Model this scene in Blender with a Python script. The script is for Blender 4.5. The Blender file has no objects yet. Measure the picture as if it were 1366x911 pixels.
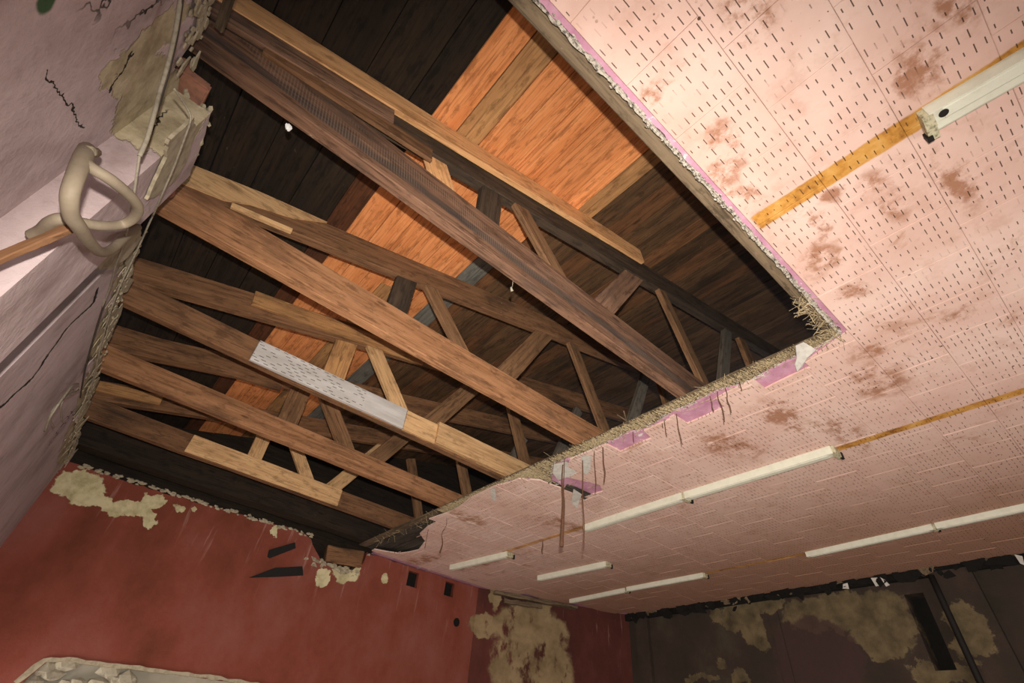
import bpy, bmesh, math, random
from mathutils import Vector, Matrix, geometry

random.seed(7)
SC = bpy.context.scene
COL = SC.collection
ZC = 1.5                     # eye height above the floor
CE = 2.0                     # ceiling height above the eye

# ------------------------------------------------------------------ camera
FPX = 644.127
RM = Matrix(((0.75442011, 0.48062182, 0.44704917),
             (-0.65128038, 0.46326749, 0.6010134),
             (0.08175681, -0.74457095, 0.66251787)))      # columns: right, down, forward
cam = bpy.data.cameras.new('camera')
cam.sensor_width = 36.0
cam.lens = 36.0 * FPX / 1366.0
cam.clip_start = 0.02
camo = bpy.data.objects.new('camera', cam)
COL.objects.link(camo)
r_, d_, f_ = RM.col[0], RM.col[1], RM.col[2]
camo.matrix_world = Matrix(((r_[0], -d_[0], -f_[0], 0), (r_[1], -d_[1], -f_[1], 0), (r_[2], -d_[2], -f_[2], ZC), (0, 0, 0, 1)))
SC.camera = camo


def ray(px, py):
    return RM @ Vector((px - 683.0, py - 455.5, FPX))


def on_z(px, py, z=CE):
    r = ray(px, py)
    return r * (z / r.z)


def on_x(px, py, x):
    r = ray(px, py)
    return r * (x / r.x)


def on_y(px, py, y):
    r = ray(px, py)
    return r * (y / r.y)


def proj(p):
    q = RM.transposed() @ Vector(p)
    return (683 + FPX * q.x / q.z, 455.5 + FPX * q.y / q.z, q.z)


def W(p):
    return Vector((p[0], p[1], p[2] + ZC))


# ------------------------------------------------------------------ world, flash, assumed doorway lamp, added fill lamp, exposure
wd = bpy.data.worlds.new('world')
SC.world = wd
wd.use_nodes = True
wd.node_tree.nodes['Background'].inputs[0].default_value = (0.75, 0.8, 0.9, 1)
wd.node_tree.nodes['Background'].inputs[1].default_value = 0.6
fl = bpy.data.lights.new('camera_flash', 'SPOT')
fl.energy = 800
fl.color = (1.0, 0.93, 0.82)
fl.spot_size = math.radians(150)
fl.spot_blend = 1.0
fl.shadow_soft_size = 0.018
flo = bpy.data.objects.new('camera_flash', fl)
COL.objects.link(flo)
flo.location = W(-d_ * 0.15 + r_ * 0.02 - f_ * 0.03)
flo.rotation_euler = ray(760, 850).to_track_quat('-Z', 'Y').to_euler()
def area_lamp(name, loc, rot, sx, sy, power):
    a = bpy.data.lights.new(name, 'AREA')
    a.shape = 'RECTANGLE'
    a.size, a.size_y = sx, sy
    a.energy = power
    a.color = (1.0, 0.93, 0.84)
    o = bpy.data.objects.new(name, a)
    COL.objects.link(o)
    o.location = loc
    o.rotation_euler = rot


area_lamp('window_daylight', (3.4, -2.65, 1.7), (math.radians(90), 0, 0), 2.2, 1.5, 55)  # added fill lamp behind the camera, in an opening made for it
area_lamp('doorway_daylight', (-0.95, 5.65, 0.62), (math.radians(90), 0, math.radians(-90)), 0.8, 1.2, 50)  # added lamp for the glow low on the end wall, in an assumed doorway
SC.view_settings.view_transform = 'Standard'
SC.view_settings.look = 'None'
SC.view_settings.gamma = 1
SC.view_settings.use_curve_mapping = False
SC.view_settings.exposure = 0.08


# ------------------------------------------------------------------ node helpers
class NT:
    def __init__(s, name, rough=0.85):
        s.m = bpy.data.materials.new(name)
        s.m.use_nodes = True
        s.t = s.m.node_tree
        s.b = s.t.nodes['Principled BSDF']
        s.b.inputs['Roughness'].default_value = rough
        s.b.inputs['Specular IOR Level'].default_value = 0.25

    def n(s, typ, **kw):
        x = s.t.nodes.new(typ)
        for k, v in kw.items():
            setattr(x, k, v)
        return x

    def put(s, sock, v):
        if hasattr(v, 'is_output'):
            s.t.links.new(v, sock)
        else:
            sock.default_value = v

    def math(s, op, a, b=0.0, c=None, clamp=False):
        x = s.n('ShaderNodeMath', operation=op, use_clamp=clamp)
        s.put(x.inputs[0], a)
        s.put(x.inputs[1], b)
        if c is not None:
            s.put(x.inputs[2], c)
        return x.outputs[0]

    def vm(s, op, a, b=(0, 0, 0)):
        x = s.n('ShaderNodeVectorMath', operation=op)
        s.put(x.inputs[0], a)
        s.put(x.inputs[1], b)
        return x.outputs['Value'] if op in ('LENGTH', 'DISTANCE') else x.outputs[0]

    def pos(s):
        return s.n('ShaderNodeNewGeometry').outputs['Position']

    def obj(s):
        return s.n('ShaderNodeTexCoord').outputs['Object']

    def rnd(s):
        return s.n('ShaderNodeObjectInfo').outputs['Random']

    def noise(s, v, scale, detail=4, rough=0.55, dist=0.0):
        x = s.n('ShaderNodeTexNoise')
        s.put(x.inputs['Vector'], v)
        x.inputs['Scale'].default_value = scale
        x.inputs['Detail'].default_value = detail
        x.inputs['Roughness'].default_value = rough
        x.inputs['Distortion'].default_value = dist
        return x.outputs

    def ramp(s, f, stops, interp='LINEAR'):
        x = s.n('ShaderNodeValToRGB')
        s.put(x.inputs[0], f)
        e = x.color_ramp
        e.interpolation = interp
        while len(e.elements) < len(stops):
            e.elements.new(0.5)
        for el, (p, c) in zip(e.elements, stops):
            el.position = p
            el.color = (*c, 1) if len(c) == 3 else c
        return x.outputs[0]

    def step(s, f, a, b):
        x = s.n('ShaderNodeMapRange', interpolation_type='SMOOTHSTEP')
        s.put(x.inputs[0], f)
        x.inputs[1].default_value = a
        x.inputs[2].default_value = b
        x.inputs[3].default_value = 0
        x.inputs[4].default_value = 1
        return x.outputs[0]

    def mix(s, f, a, b, mode='MIX'):
        x = s.n('ShaderNodeMix', data_type='RGBA', blend_type=mode)
        s.put(x.inputs[0], f)
        for k, v in ((6, a), (7, b)):
            if not hasattr(v, 'is_output') and len(v) == 3:
                v = (*v, 1)
            s.put(x.inputs[k], v)
        return x.outputs[2]

    def sep(s, v):
        x = s.n('ShaderNodeSeparateXYZ')
        s.put(x.inputs[0], v)
        return x.outputs

    def comb(s, a, b, c):
        x = s.n('ShaderNodeCombineXYZ')
        for i, v in enumerate((a, b, c)):
            s.put(x.inputs[i], v)
        return x.outputs[0]

    def blobs(s, p, lst, wob=0.12, wscale=6.0, soft=0.12):
        """mask of ragged patches: lst of (cx,cy,cz, rx,ry,rz) in eye-based metres"""
        nz = s.noise(p, wscale, 5, 0.65)[1]
        off = s.vm('MULTIPLY', s.vm('SUBTRACT', nz, (0.5, 0.5, 0.5)), (wob * 2,) * 3)
        q = s.vm('ADD', p, off)
        out = None
        for cx, cy, cz, rx, ry, rz in lst:
            d = s.vm('LENGTH', s.vm('MULTIPLY', s.vm('SUBTRACT', q, (cx, cy, cz + ZC)), (1 / rx, 1 / ry, 1 / rz)))
            m = s.step(d, 1 + soft, 1 - soft)
            out = m if out is None else s.math('MAXIMUM', out, m)
        return out

    def bump(s, h, strength=0.3, dist=0.01):
        x = s.n('ShaderNodeBump')
        x.inputs['Strength'].default_value = strength
        x.inputs['Distance'].default_value = dist
        s.put(x.inputs['Height'], h)
        s.t.links.new(x.outputs[0], s.b.inputs['Normal'])

    def col(s, c):
        if not hasattr(c, 'is_output') and len(c) == 3:
            c = (*c, 1)
        s.put(s.b.inputs['Base Color'], c)
        return s.m


def wood(name, c1, c2, dirt=(0.02, 0.014, 0.01), damt=0.35, vary=0.35, flecks=0.0, saw=False):
    k = NT(name, 0.82)
    o = k.obj()
    off = k.math('MULTIPLY', k.rnd(), 37.0)
    p = k.vm('ADD', o, k.comb(off, off, off))
    g = k.noise(k.vm('MULTIPLY', p, (1.1, 16, 16)), 1.0, 6, 0.6, 0.9)[0]
    fine = k.noise(k.vm('MULTIPLY', p, (3.0, 70, 70)), 1.0, 3, 0.6)[0]
    c = k.ramp(g, [(0.28, c1), (0.5, tuple((a + b) / 2 for a, b in zip(c1, c2))), (0.72, c2)])
    c = k.mix(k.step(fine, 0.45, 0.75), c, tuple(x * 0.62 for x in c1))
    # knots
    v = k.n('ShaderNodeTexVoronoi')
    k.put(v.inputs['Vector'], k.vm('MULTIPLY', p, (1.6, 5.5, 5.5)))
    v.inputs['Scale'].default_value = 1.0
    kd = k.math('ADD', v.outputs['Distance'], k.math('MULTIPLY', fine, 0.03))
    c = k.mix(k.math('MULTIPLY', k.step(kd, 0.10, 0.05), 0.75), c, tuple(x * 0.3 for x in c1))
    big = k.noise(k.vm('MULTIPLY', p, (1.6, 5, 5)), 1.0, 5, 0.6)[0]
    c = k.mix(k.math('MULTIPLY', k.step(big, 0.48, 0.72), damt), c, dirt)
    grit = k.noise(k.vm('MULTIPLY', p, (7, 22, 22)), 1.0, 5, 0.7)[0]
    c = k.mix(k.math('MULTIPLY', k.step(grit, 0.50, 0.66), 0.68), c, tuple(x * 0.45 for x in c1))
    c = k.mix(k.math('MULTIPLY', k.step(grit, 0.40, 0.28), 0.35), c, tuple(min(1, x * 1.35) for x in c2))
    if saw:
        sx = k.sep(o)
        w = k.math('SINE', k.math('MULTIPLY', k.math('ADD', sx[0], k.math('MULTIPLY', sx[2], 0.25)), 430.0))
        wob = k.math('MULTIPLY', k.math('SUBTRACT', k.noise(k.vm('MULTIPLY', o, (1.3, 1, 1)), 1.0, 3)[0], 0.5), 0.10)
        zz = k.math('ADD', sx[2], wob)
        band = k.math('MULTIPLY', k.step(zz, -0.085, -0.065), k.step(zz, 0.0, -0.03))
        c = k.mix(k.math('MULTIPLY', band, 0.7), c, (0.045, 0.038, 0.036))
        b2 = k.math('MULTIPLY', k.step(zz, -0.09, -0.06), k.step(zz, 0.09, 0.06))
        mk = k.math('MULTIPLY', k.math('MULTIPLY', k.step(w, 0.1, 0.7), b2), k.step(k.noise(k.vm('MULTIPLY', p, (2, 6, 6)), 1, 3)[0], 0.45, 0.6))
        c = k.mix(k.math('MULTIPLY', mk, 0.28), c, (0.36, 0.26, 0.2))
    br = k.math('ADD', 1.0 - vary / 2, k.math('MULTIPLY', k.rnd(), vary))
    c = k.mix(1.0, c, k.comb(br, br, br), 'MULTIPLY')
    if flecks:
        fk = k.noise(k.vm('MULTIPLY', p, (9, 30, 30)), 1.0, 3, 0.7)[0]
        c = k.mix(k.math('MULTIPLY', k.step(fk, 0.71, 0.76), flecks), c, (0.7, 0.62, 0.5))
    k.bump(k.math('ADD', k.math('MULTIPLY', g, 0.5), k.math('MULTIPLY', fine, 0.5)), 0.35, 0.006)
    return k.col(c)


def plain(name, c, rough=0.8, nscale=30, amt=0.35, dark=None, metal=0.0):
    k = NT(name, rough)
    n = k.noise(k.pos(), nscale, 4, 0.6)[0]
    k.b.inputs['Metallic'].default_value = metal
    k.bump(n, 0.3, 0.004)
    return k.col(k.mix(k.math('MULTIPLY', k.step(n, 0.42, 0.68), amt), c, dark or tuple(x * 0.35 for x in c)))


M = {}
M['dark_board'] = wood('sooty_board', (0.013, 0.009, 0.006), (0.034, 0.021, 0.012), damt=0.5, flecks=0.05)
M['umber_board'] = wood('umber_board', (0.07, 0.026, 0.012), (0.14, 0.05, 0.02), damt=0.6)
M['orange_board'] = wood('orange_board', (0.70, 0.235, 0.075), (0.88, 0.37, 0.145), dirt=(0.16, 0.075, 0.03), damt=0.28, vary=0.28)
M['grey_board'] = wood('weathered_grey_board', (0.12, 0.115, 0.10), (0.2, 0.19, 0.165), damt=0.3)
M['stain_board'] = wood('stained_board', (0.33, 0.16, 0.065), (0.5, 0.27, 0.11), dirt=(0.07, 0.045, 0.025), damt=0.7)
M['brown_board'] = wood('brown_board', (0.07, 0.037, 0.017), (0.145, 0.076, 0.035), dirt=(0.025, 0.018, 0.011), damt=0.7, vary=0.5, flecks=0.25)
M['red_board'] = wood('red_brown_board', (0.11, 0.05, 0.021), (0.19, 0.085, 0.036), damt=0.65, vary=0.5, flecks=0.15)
M['chord_dark'] = wood('chord_dark_wood', (0.13, 0.07, 0.042), (0.30, 0.165, 0.105), dirt=(0.035, 0.03, 0.028), damt=0.75, flecks=0.25)
M['chord_sawn'] = wood('chord_sawn_wood', (0.12, 0.06, 0.035), (0.30, 0.16, 0.10), dirt=(0.035, 0.03, 0.028), damt=0.6, flecks=0.3, saw=True)
M['chord_black'] = wood('chord_blackened_wood', (0.035, 0.024, 0.016), (0.075, 0.05, 0.033), damt=0.5)
M['chord_brown'] = wood('chord_brown_wood', (0.235, 0.105, 0.046), (0.42, 0.21, 0.105), dirt=(0.06, 0.03, 0.018), damt=0.72, vary=0.15, flecks=0.25)
M['chord_umber'] = wood('chord_umber_wood', (0.15, 0.072, 0.034), (0.26, 0.13, 0.064), damt=0.68, vary=0.15, flecks=0.2)
M['new_wood'] = wood('new_tan_wood', (0.52, 0.30, 0.14), (0.68, 0.43, 0.22), dirt=(0.2, 0.1, 0.04), damt=0.35, vary=0.2)
M['peach_wood'] = wood('new_peach_wood', (0.66, 0.32, 0.13), (0.8, 0.46, 0.22), dirt=(0.3, 0.14, 0.05), damt=0.2, vary=0.1)
M['web_brown'] = wood('web_brown_wood', (0.15, 0.075, 0.035), (0.28, 0.15, 0.075), damt=0.35, vary=0.3)
M['web_grey'] = wood('web_grey_wood', (0.12, 0.10, 0.08), (0.2, 0.17, 0.135), damt=0.3, vary=0.2)
M['lath_wood'] = wood('lath_wood', (0.10, 0.07, 0.045), (0.22, 0.16, 0.10), damt=0.5, flecks=0.35)
M['grime_lath'] = wood('grimy_lath', (0.035, 0.03, 0.025), (0.085, 0.075, 0.06), damt=0.5, flecks=0.5)
M['reed'] = plain('dry_reed', (0.42, 0.33, 0.2), 0.9, 60, 0.8, (0.1, 0.075, 0.045))
M['plaster'] = plain('lime_plaster', (0.42, 0.36, 0.26), 0.95, 22, 0.6, (0.22, 0.18, 0.12))
M['white_plaster'] = plain('white_plaster', (0.50, 0.45, 0.39), 0.95, 70, 0.95, (0.06, 0.05, 0.04))
M['brick'] = plain('clay_brick', (0.36, 0.165, 0.11), 0.95, 22, 0.65, (0.17, 0.10, 0.075))
M['conduit'] = plain('dusty_conduit', (0.26, 0.21, 0.155), 0.6, 40, 0.4, (0.2, 0.17, 0.12))
M['cable'] = plain('grey_cable', (0.34, 0.30, 0.235), 0.6, 60, 0.4)
M['dark_cable'] = plain('dirty_cable', (0.06, 0.05, 0.04), 0.7, 60, 0.3)
M['rust'] = plain('rusty_wire', (0.13, 0.065, 0.038), 0.9, 80, 0.6, (0.06, 0.03, 0.02))
M['enamel'] = plain('fixture_enamel', (0.66, 0.66, 0.56), 0.45, 14, 0.22, (0.40, 0.39, 0.30))
M['enamel_dirty'] = plain('fixture_socket', (0.50, 0.46, 0.32), 0.6, 60, 0.8, (0.1, 0.085, 0.05))
M['iron'] = plain('black_iron', (0.012, 0.010, 0.009), 0.7, 20, 0.3)
M['paper'] = plain('torn_paper', (0.6, 0.58, 0.54), 0.9, 25, 0.4, (0.35, 0.32, 0.28))
M['cocoon'] = plain('white_cocoon', (0.85, 0.85, 0.85), 0.9, 60, 0.2)
M['soot'] = plain('sooty_recess', (0.010, 0.009, 0.008), 0.95, 20, 0.3)  # near-black colour, mostly painted-in shade of gaps and sockets
M['stone'] = plain('rubble_stone', (0.40, 0.36, 0.28), 0.95, 18, 0.5, (0.16, 0.13, 0.1))
M['infill'] = plain('grey_infill', (0.36, 0.33, 0.27), 0.95, 5, 0.4, (0.24, 0.21, 0.16))
M['floor'] = plain('concrete_floor', (0.52, 0.46, 0.40), 0.95, 6, 0.4)
M['backwall'] = plain('dull_pink_plaster', (0.42, 0.25, 0.23), 0.95, 4, 0.4, (0.3, 0.2, 0.17))


def C(px, py, rx, ry):
    p = on_z(px, py)
    return (p.x, p.y, p.z, rx, ry, 0.5)


def tile_material():
    k = NT('pink_perforated_tile', 0.9)
    p = k.pos()
    n1 = k.noise(p, 1.7, 5, 0.6)[0]
    base = k.ramp(n1, [(0.25, (0.57, 0.36, 0.30)), (0.5, (0.67, 0.465, 0.405)), (0.72, (0.74, 0.56, 0.50))])
    n2 = k.noise(p, 9.0, 4, 0.65)[0]
    base = k.mix(k.math('MULTIPLY', k.step(n2, 0.50, 0.70), 0.34), base, (0.46, 0.255, 0.185))
    browner = k.step(k.math('ADD', k.sep(p)[0], k.math('MULTIPLY', k.math('SUBTRACT', n1, 0.5), 3.0)), 3.6, 6.4)  # browner and darker towards the right wall
    base = k.mix(k.math('MULTIPLY', browner, 0.8), base, (0.36, 0.18, 0.105))
    # water marks spread over the whole ceiling
    n3 = k.noise(k.vm('MULTIPLY', p, (1.0, 0.7, 1)), 3.1, 6, 0.7, 0.4)[0]
    base = k.mix(k.math('MULTIPLY', k.step(n3, 0.60, 0.69), 0.5), base, (0.36, 0.17, 0.09))
    st = k.blobs(p, [C(968, 187, .07, .05), C(970, 222, .09, .06), C(866, 120, .05, .05), C(962, 245, .08, .03),
                     C(1000, 268, .10, .04), C(1112, 255, .05, .04), C(1178, 262, .16, .05), C(1100, 300, .08, .03), C(1098, 340, .1, .09),
                     C(1140, 390, .08, .06), C(1280, 245, .2, .04), C(1215, 100, .1, .04), C(1240, 80, .12, .05),
                     C(1040, 552, .20, .10), C(965, 592, .24, .13), C(1155, 470, .06, .09), C(1170, 510, .2, .15), C(1060, 570, .15, .05),
                     C(625, 692, .25, .12), C(740, 697, .2, .10), C(770, 705, .16, .08), C(1000, 20, .12, .06), C(1275, 420, .06, .06), C(1130, 578, .3, .08),
                     C(1280, 8, .1, .05), C(640, 752, .1, .5), C(560, 748, .1, .4)], 0.13, 5.0, 0.45)
    n4 = k.noise(p, 8, 5, 0.7)[0]
    base = k.mix(k.math('MULTIPLY', st, k.math('MULTIPLY', k.step(n4, 0.40, 0.60), 0.85)), base, (0.30, 0.125, 0.06))
    # bare ochre strips where light fittings have been taken down
    s = k.sep(p)
    nz = k.math('MULTIPLY', k.math('SUBTRACT', k.noise(p, 13, 4, 0.6)[0], 0.5), 0.016)
    def strip(x, w, y0, y1):
        a = k.step(k.math('ABSOLUTE', k.math('SUBTRACT', k.math('ADD', s[0], nz), x)), w + 0.005, w - 0.005)
        b = k.math('MULTIPLY', k.step(s[1], y0 - .01, y0 + .01), k.step(s[1], y1 + .01, y1 - .01))
        return k.math('MULTIPLY', a, b)
    m = k.math('MAXIMUM', strip(1.605, 0.045, -1.6, 0.36), strip(3.85, 0.035, -0.5, 0.98))
    m = k.math('MAXIMUM', m, k.math('MULTIPLY', strip(3.83, 0.03, 3.45, 4.85), 0.8))
    m = k.math('MAXIMUM', m, k.math('MULTIPLY', strip(5.8, 0.03, 2.1, 3.3), 0.8))
    och = k.ramp(k.noise(p, 7, 4, 0.7)[0], [(0.33, (0.20, 0.075, 0.015)), (0.5, (0.50, 0.24, 0.05)), (0.7, (0.62, 0.37, 0.12))])
    base = k.mix(m, base, och)
    # fly specks
    v = k.n('ShaderNodeTexVoronoi')
    k.put(v.inputs['Vector'], p)
    v.inputs['Scale'].default_value = 16
    spk = k.math('MULTIPLY', k.step(v.outputs['Distance'], 0.12, 0.08), k.step(k.noise(p, 2.2, 2)[0], 0.52, 0.6))
    base = k.mix(spk, base, (0.07, 0.03, 0.02))
    # slot pattern: nine columns, four rows per tile
    uv = k.n('ShaderNodeUVMap').outputs[0]
    u = k.sep(uv)
    gu = k.math('MULTIPLY', u[0], 5.0)
    gv = k.math('MULTIPLY', u[1], 10.0)
    fu = k.math('FRACT', gu)
    fv = k.math('FRACT', gv)
    wn = k.n('ShaderNodeTexWhiteNoise', noise_dimensions='3D')
    k.put(wn.inputs['Vector'], k.comb(k.math('FLOOR', gu), k.math('FLOOR', gv), k.math('MULTIPLY', k.rnd(), 91.0)))
    rv = k.sep(wn.outputs['Color'])
    ln = k.math('MULTIPLY', k.math('ADD', 0.13, k.math('MULTIPLY', rv[0], 0.20)), k.step(k.noise(p, 3.3, 2)[0], 0.25, 0.45))
    jit = k.math('MULTIPLY', k.math('SUBTRACT', rv[1], 0.5), 0.12)
    a = k.math('LESS_THAN', k.math('ABSOLUTE', k.math('SUBTRACT', k.math('ADD', fu, jit), 0.5)), ln)
    b = k.math('LESS_THAN', k.math('ABSOLUTE', k.math('SUBTRACT', fv, 0.5)), 0.062)
    e = k.math('MULTIPLY', k.math('LESS_THAN', k.math('ABSOLUTE', k.math('SUBTRACT', u[0], 0.5)), 0.455), k.math('GREATER_THAN', rv[2], 0.17))
    slot = k.math('MULTIPLY', k.math('MULTIPLY', a, b), e)
    # paint has bridged part of the slots
    slot = k.math('MULTIPLY', slot, k.math('SUBTRACT', 1.0, k.math('MULTIPLY', k.step(k.noise(p, 4.0, 3)[0], 0.52, 0.62), 0.8)))
    base = k.mix(k.math('MULTIPLY', slot, 0.88), base, (0.05, 0.022, 0.015))
    h = k.math('SUBTRACT', k.math('MULTIPLY', k.noise(p, 60, 3)[0], 0.3), slot)
    k.bump(h, 0.4, 0.004)
    return k.col(base)


M['tile'] = tile_material()


def purple_material():
    k = NT('lilac_paint_on_plaster', 0.85)
    p = k.pos()
    n = k.noise(p, 11, 5, 0.65)[0]
    c = k.ramp(n, [(0.3, (0.40, 0.18, 0.27)), (0.52, (0.50, 0.26, 0.36)), (0.63, (0.54, 0.31, 0.41)), (0.67, (0.70, 0.65, 0.62))])
    k.bump(n, 0.3, 0.006)
    return k.col(c)


M['purple'] = purple_material()


def XW(px, py, x, ry, rz):
    p = on_x(px, py, x)
    return (p.x, p.y, p.z, 1.0, ry, rz)


def YW(px, py, rx, rz, y=6.4):
    p = on_y(px, py, y)
    return (p.x, p.y, p.z, rx, 2.0, rz)


def left_wall_material():
    k = NT('mauve_plaster', 0.93)
    p = k.pos()
    n = k.noise(k.vm('MULTIPLY', p, (1, 1.4, 0.8)), 2.4, 6, 0.65)[0]
    c = k.ramp(n, [(0.28, (0.33, 0.245, 0.24)), (0.46, (0.49, 0.385, 0.39)), (0.60, (0.58, 0.465, 0.475)), (0.75, (0.54, 0.37, 0.385))])
    n2 = k.noise(p, 20, 5, 0.7)[0]
    c = k.mix(k.math('MULTIPLY', k.step(n2, 0.5, 0.75), 0.25), c, (0.25, 0.2, 0.18))
    bare = k.blobs(p, [XW(205, 55, -.65, .09, .16), XW(180, 90, -.65, .12, .12), XW(195, 120, -.65, .12, .16), XW(215, 150, -.58, .16, .14),
                       XW(170, 165, -.65, .13, .06), XW(150, 95, -.65, .05, .05), XW(228, 30, -.65, .06, .12)] + [YW(px_, py_, .14, .11, 1.61)[:4] + (.12, .11) for px_, py_ in ((205, 150), (228, 135), (238, 160))] + [(-.63, 2.9, 1.97, 1, .5, .10), (-.63, 3.7, 1.95, 1, .5, .13), (-.63, 4.6, 1.95, 1, .6, .13), (-.63, 5.6, 1.92, 1, .7, .16), (-.63, 2.5, 1.8, 1, .12, .2)], 0.09, 8, 0.06)
    yel = k.ramp(k.noise(p, 8, 5, 0.65)[0], [(0.3, (0.27, 0.215, 0.135)), (0.55, (0.50, 0.42, 0.285)), (0.7, (0.60, 0.52, 0.38))])
    c = k.mix(bare, c, yel)
    spots = k.blobs(p, [XW(62, 3, -.65, .03, .03)], 0.01, 10, 0.2)
    c = k.mix(spots, c, (0.06, 0.12, 0.06))
    # cracks
    v = k.n('ShaderNodeTexVoronoi', feature='DISTANCE_TO_EDGE')
    k.put(v.inputs['Vector'], k.vm('ADD', k.vm('MULTIPLY', p, (1, 1, 0.45)), k.vm('MULTIPLY', k.noise(p, 5, 4)[1], (0.35, 0.35, 0.35))))
    v.inputs['Scale'].default_value = 2.2
    cr = k.math('MULTIPLY', k.step(v.outputs['Distance'], 0.014, 0.004), k.step(k.noise(p, 1.3, 2)[0], 0.6, 0.66))
    ck = [XW(*q, -.635, 0, 0) for q in ((0, 543), (44, 504), (85, 443), (126, 402), (131, 385))]
    ck2 = [XW(*q, -.65, 0, 0) for q in ((62, 102), (80, 125), (95, 150), (112, 170))]
    ck3 = [XW(*q, -.65, 0, 0) for q in ((178, 68), (168, 92), (150, 112), (146, 122))]
    q = k.vm('ADD', p, k.vm('MULTIPLY', k.vm('SUBTRACT', k.noise(p, 9, 4, 0.65)[1], (0.5, 0.5, 0.5)), (0, 0.10, 0.10)))
    for pl, wd_ in ((ck, 0.016), (ck2, 0.004), (ck3, 0.006)):
        for a_, b_ in zip(pl, pl[1:]):
            A = Vector((a_[0], a_[1], a_[2] + ZC))
            Bv = Vector((b_[0], b_[1], b_[2] + ZC)) - A
            pa = k.vm('SUBTRACT', q, A)
            h = k.n('ShaderNodeVectorMath', operation='DOT_PRODUCT')
            k.put(h.inputs[0], pa)
            k.put(h.inputs[1], Bv / Bv.length_squared)
            hh = k.math('ADD', h.outputs['Value'], 0.0, clamp=True)
            sc = k.n('ShaderNodeVectorMath', operation='SCALE')
            k.put(sc.inputs[0], Bv)
            k.put(sc.inputs['Scale'], hh)
            dd = k.vm('LENGTH', k.vm('MULTIPLY', k.vm('SUBTRACT', pa, sc.outputs[0]), (0.2, 1, 1)))
            cr = k.math('MAXIMUM', cr, k.step(dd, wd_, wd_ * 0.5))
    c = k.mix(cr, c, (0.03, 0.025, 0.02))
    k.bump(k.math('SUBTRACT', k.math('ADD', k.math('MULTIPLY', n2, 0.5), k.math('MULTIPLY', n, 0.6)), k.math('ADD', cr, k.math('MULTIPLY', bare, 0.8))), 0.5, 0.02)
    return k.col(c)


M['left'] = left_wall_material()


def red_wall_material(darker_red=False):
    k = NT('maroon_paint' if darker_red else 'oxblood_paint', 0.85)
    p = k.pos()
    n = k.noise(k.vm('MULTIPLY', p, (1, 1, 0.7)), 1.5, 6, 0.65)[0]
    c = k.ramp(n, [(0.28, (0.13, 0.034, 0.017)), (0.5, (0.215, 0.053, 0.034)), (0.72, (0.255, 0.085, 0.067))] if not darker_red else [(0.28, (0.045, 0.016, 0.012)), (0.5, (0.08, 0.022, 0.017)), (0.72, (0.12, 0.034, 0.027))])
    st = k.noise(k.vm('MULTIPLY', p, (16, 16, 1.4)), 1.0, 4, 0.6)[0]
    z = k.sep(p)[2]
    c = k.mix(k.math('MULTIPLY', k.math('MULTIPLY', k.step(st, 0.60, 0.72), 0.4), k.step(z, 2.6, 3.3)), c, (0.48, 0.28, 0.24))
    cream = k.blobs(p, [YW(105, 648, .2, .16), YW(122, 668, .18, .07), YW(150, 684, .12, .06), YW(178, 678, .2, .09), YW(205, 668, .12, .08), YW(198, 695, .08, .09),
                        YW(240, 678, .05, .04), YW(262, 678, .04, .03), YW(365, 710, .05, .04), YW(430, 770, .1, .11), YW(462, 758, .2, .16), YW(470, 728, .1, .1),
                        YW(518, 832 - 10, .0001, .0001), YW(515, 770, .06, .05)], 0.13, 5, 0.05)
    c = k.mix(cream, c, k.ramp(k.noise(p, 9, 5, 0.65)[0], [(0.3, (0.38, 0.32, 0.17)), (0.6, (0.66, 0.58, 0.36))]))
    tan = k.blobs(p, [YW(655, 790, .07, .28), YW(675, 780, .18, .2), YW(640, 835, .24, .14), YW(690, 845, .55, .35), YW(690, 895, .6, .5), YW(705, 800, .12, .25)], 0.16, 4, 0.10)
    c = k.mix(k.math('MULTIPLY', k.math('MULTIPLY', tan, k.step(k.noise(k.vm('MULTIPLY', p, (1, 1, 0.6)), 3.2, 5, 0.65)[0], 0.36, 0.46)), 0.92), c, k.ramp(k.noise(p, 5, 5, 0.6)[0], [(0.3, (0.17, 0.12, 0.06)), (0.65, (0.32, 0.235, 0.13))]))
    k.bump(k.math('ADD', k.math('MULTIPLY', k.noise(p, 25, 5, 0.65)[0], 0.4), k.math('MULTIPLY', k.math('MAXIMUM', cream, tan), -0.8)), 0.4, 0.02)
    return k.col(c)


M['red'] = red_wall_material()
M['maroon'] = red_wall_material(True)  # darker tones of the oxblood wall, for the angled segment


def dark_wall_material():
    k = NT('sooted_peeling_wall', 0.93)
    p = k.pos()
    n = k.noise(p, 1.5, 6, 0.65)[0]
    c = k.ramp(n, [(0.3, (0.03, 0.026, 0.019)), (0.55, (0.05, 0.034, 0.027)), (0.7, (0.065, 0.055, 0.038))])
    def D(px, py, ry, rz):
        return XW(px, py, 6.98, ry, rz)
    tan = k.blobs(p, [D(985, 820, .32, .2), D(1005, 840, .2, .2), D(955, 822, .12, .1), D(1010, 808, .35, .12), D(1120, 815, .7, .2), D(1180, 845, .35, .25),
                      D(935, 905, .25, .05), D(960, 885, .08, .07), D(990, 905, .12, .1), D(1260, 895, .3, .1), D(1290, 840, .2, .25)], 0.24, 3.5, 0.06)
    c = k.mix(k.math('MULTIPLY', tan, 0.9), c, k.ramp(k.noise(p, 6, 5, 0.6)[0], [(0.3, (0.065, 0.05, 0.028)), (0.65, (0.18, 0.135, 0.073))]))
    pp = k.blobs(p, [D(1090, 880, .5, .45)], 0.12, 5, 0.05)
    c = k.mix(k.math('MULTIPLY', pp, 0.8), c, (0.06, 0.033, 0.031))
    k.bump(k.noise(p, 20, 5, 0.65)[0], 0.4, 0.02)
    return k.col(c)


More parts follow.
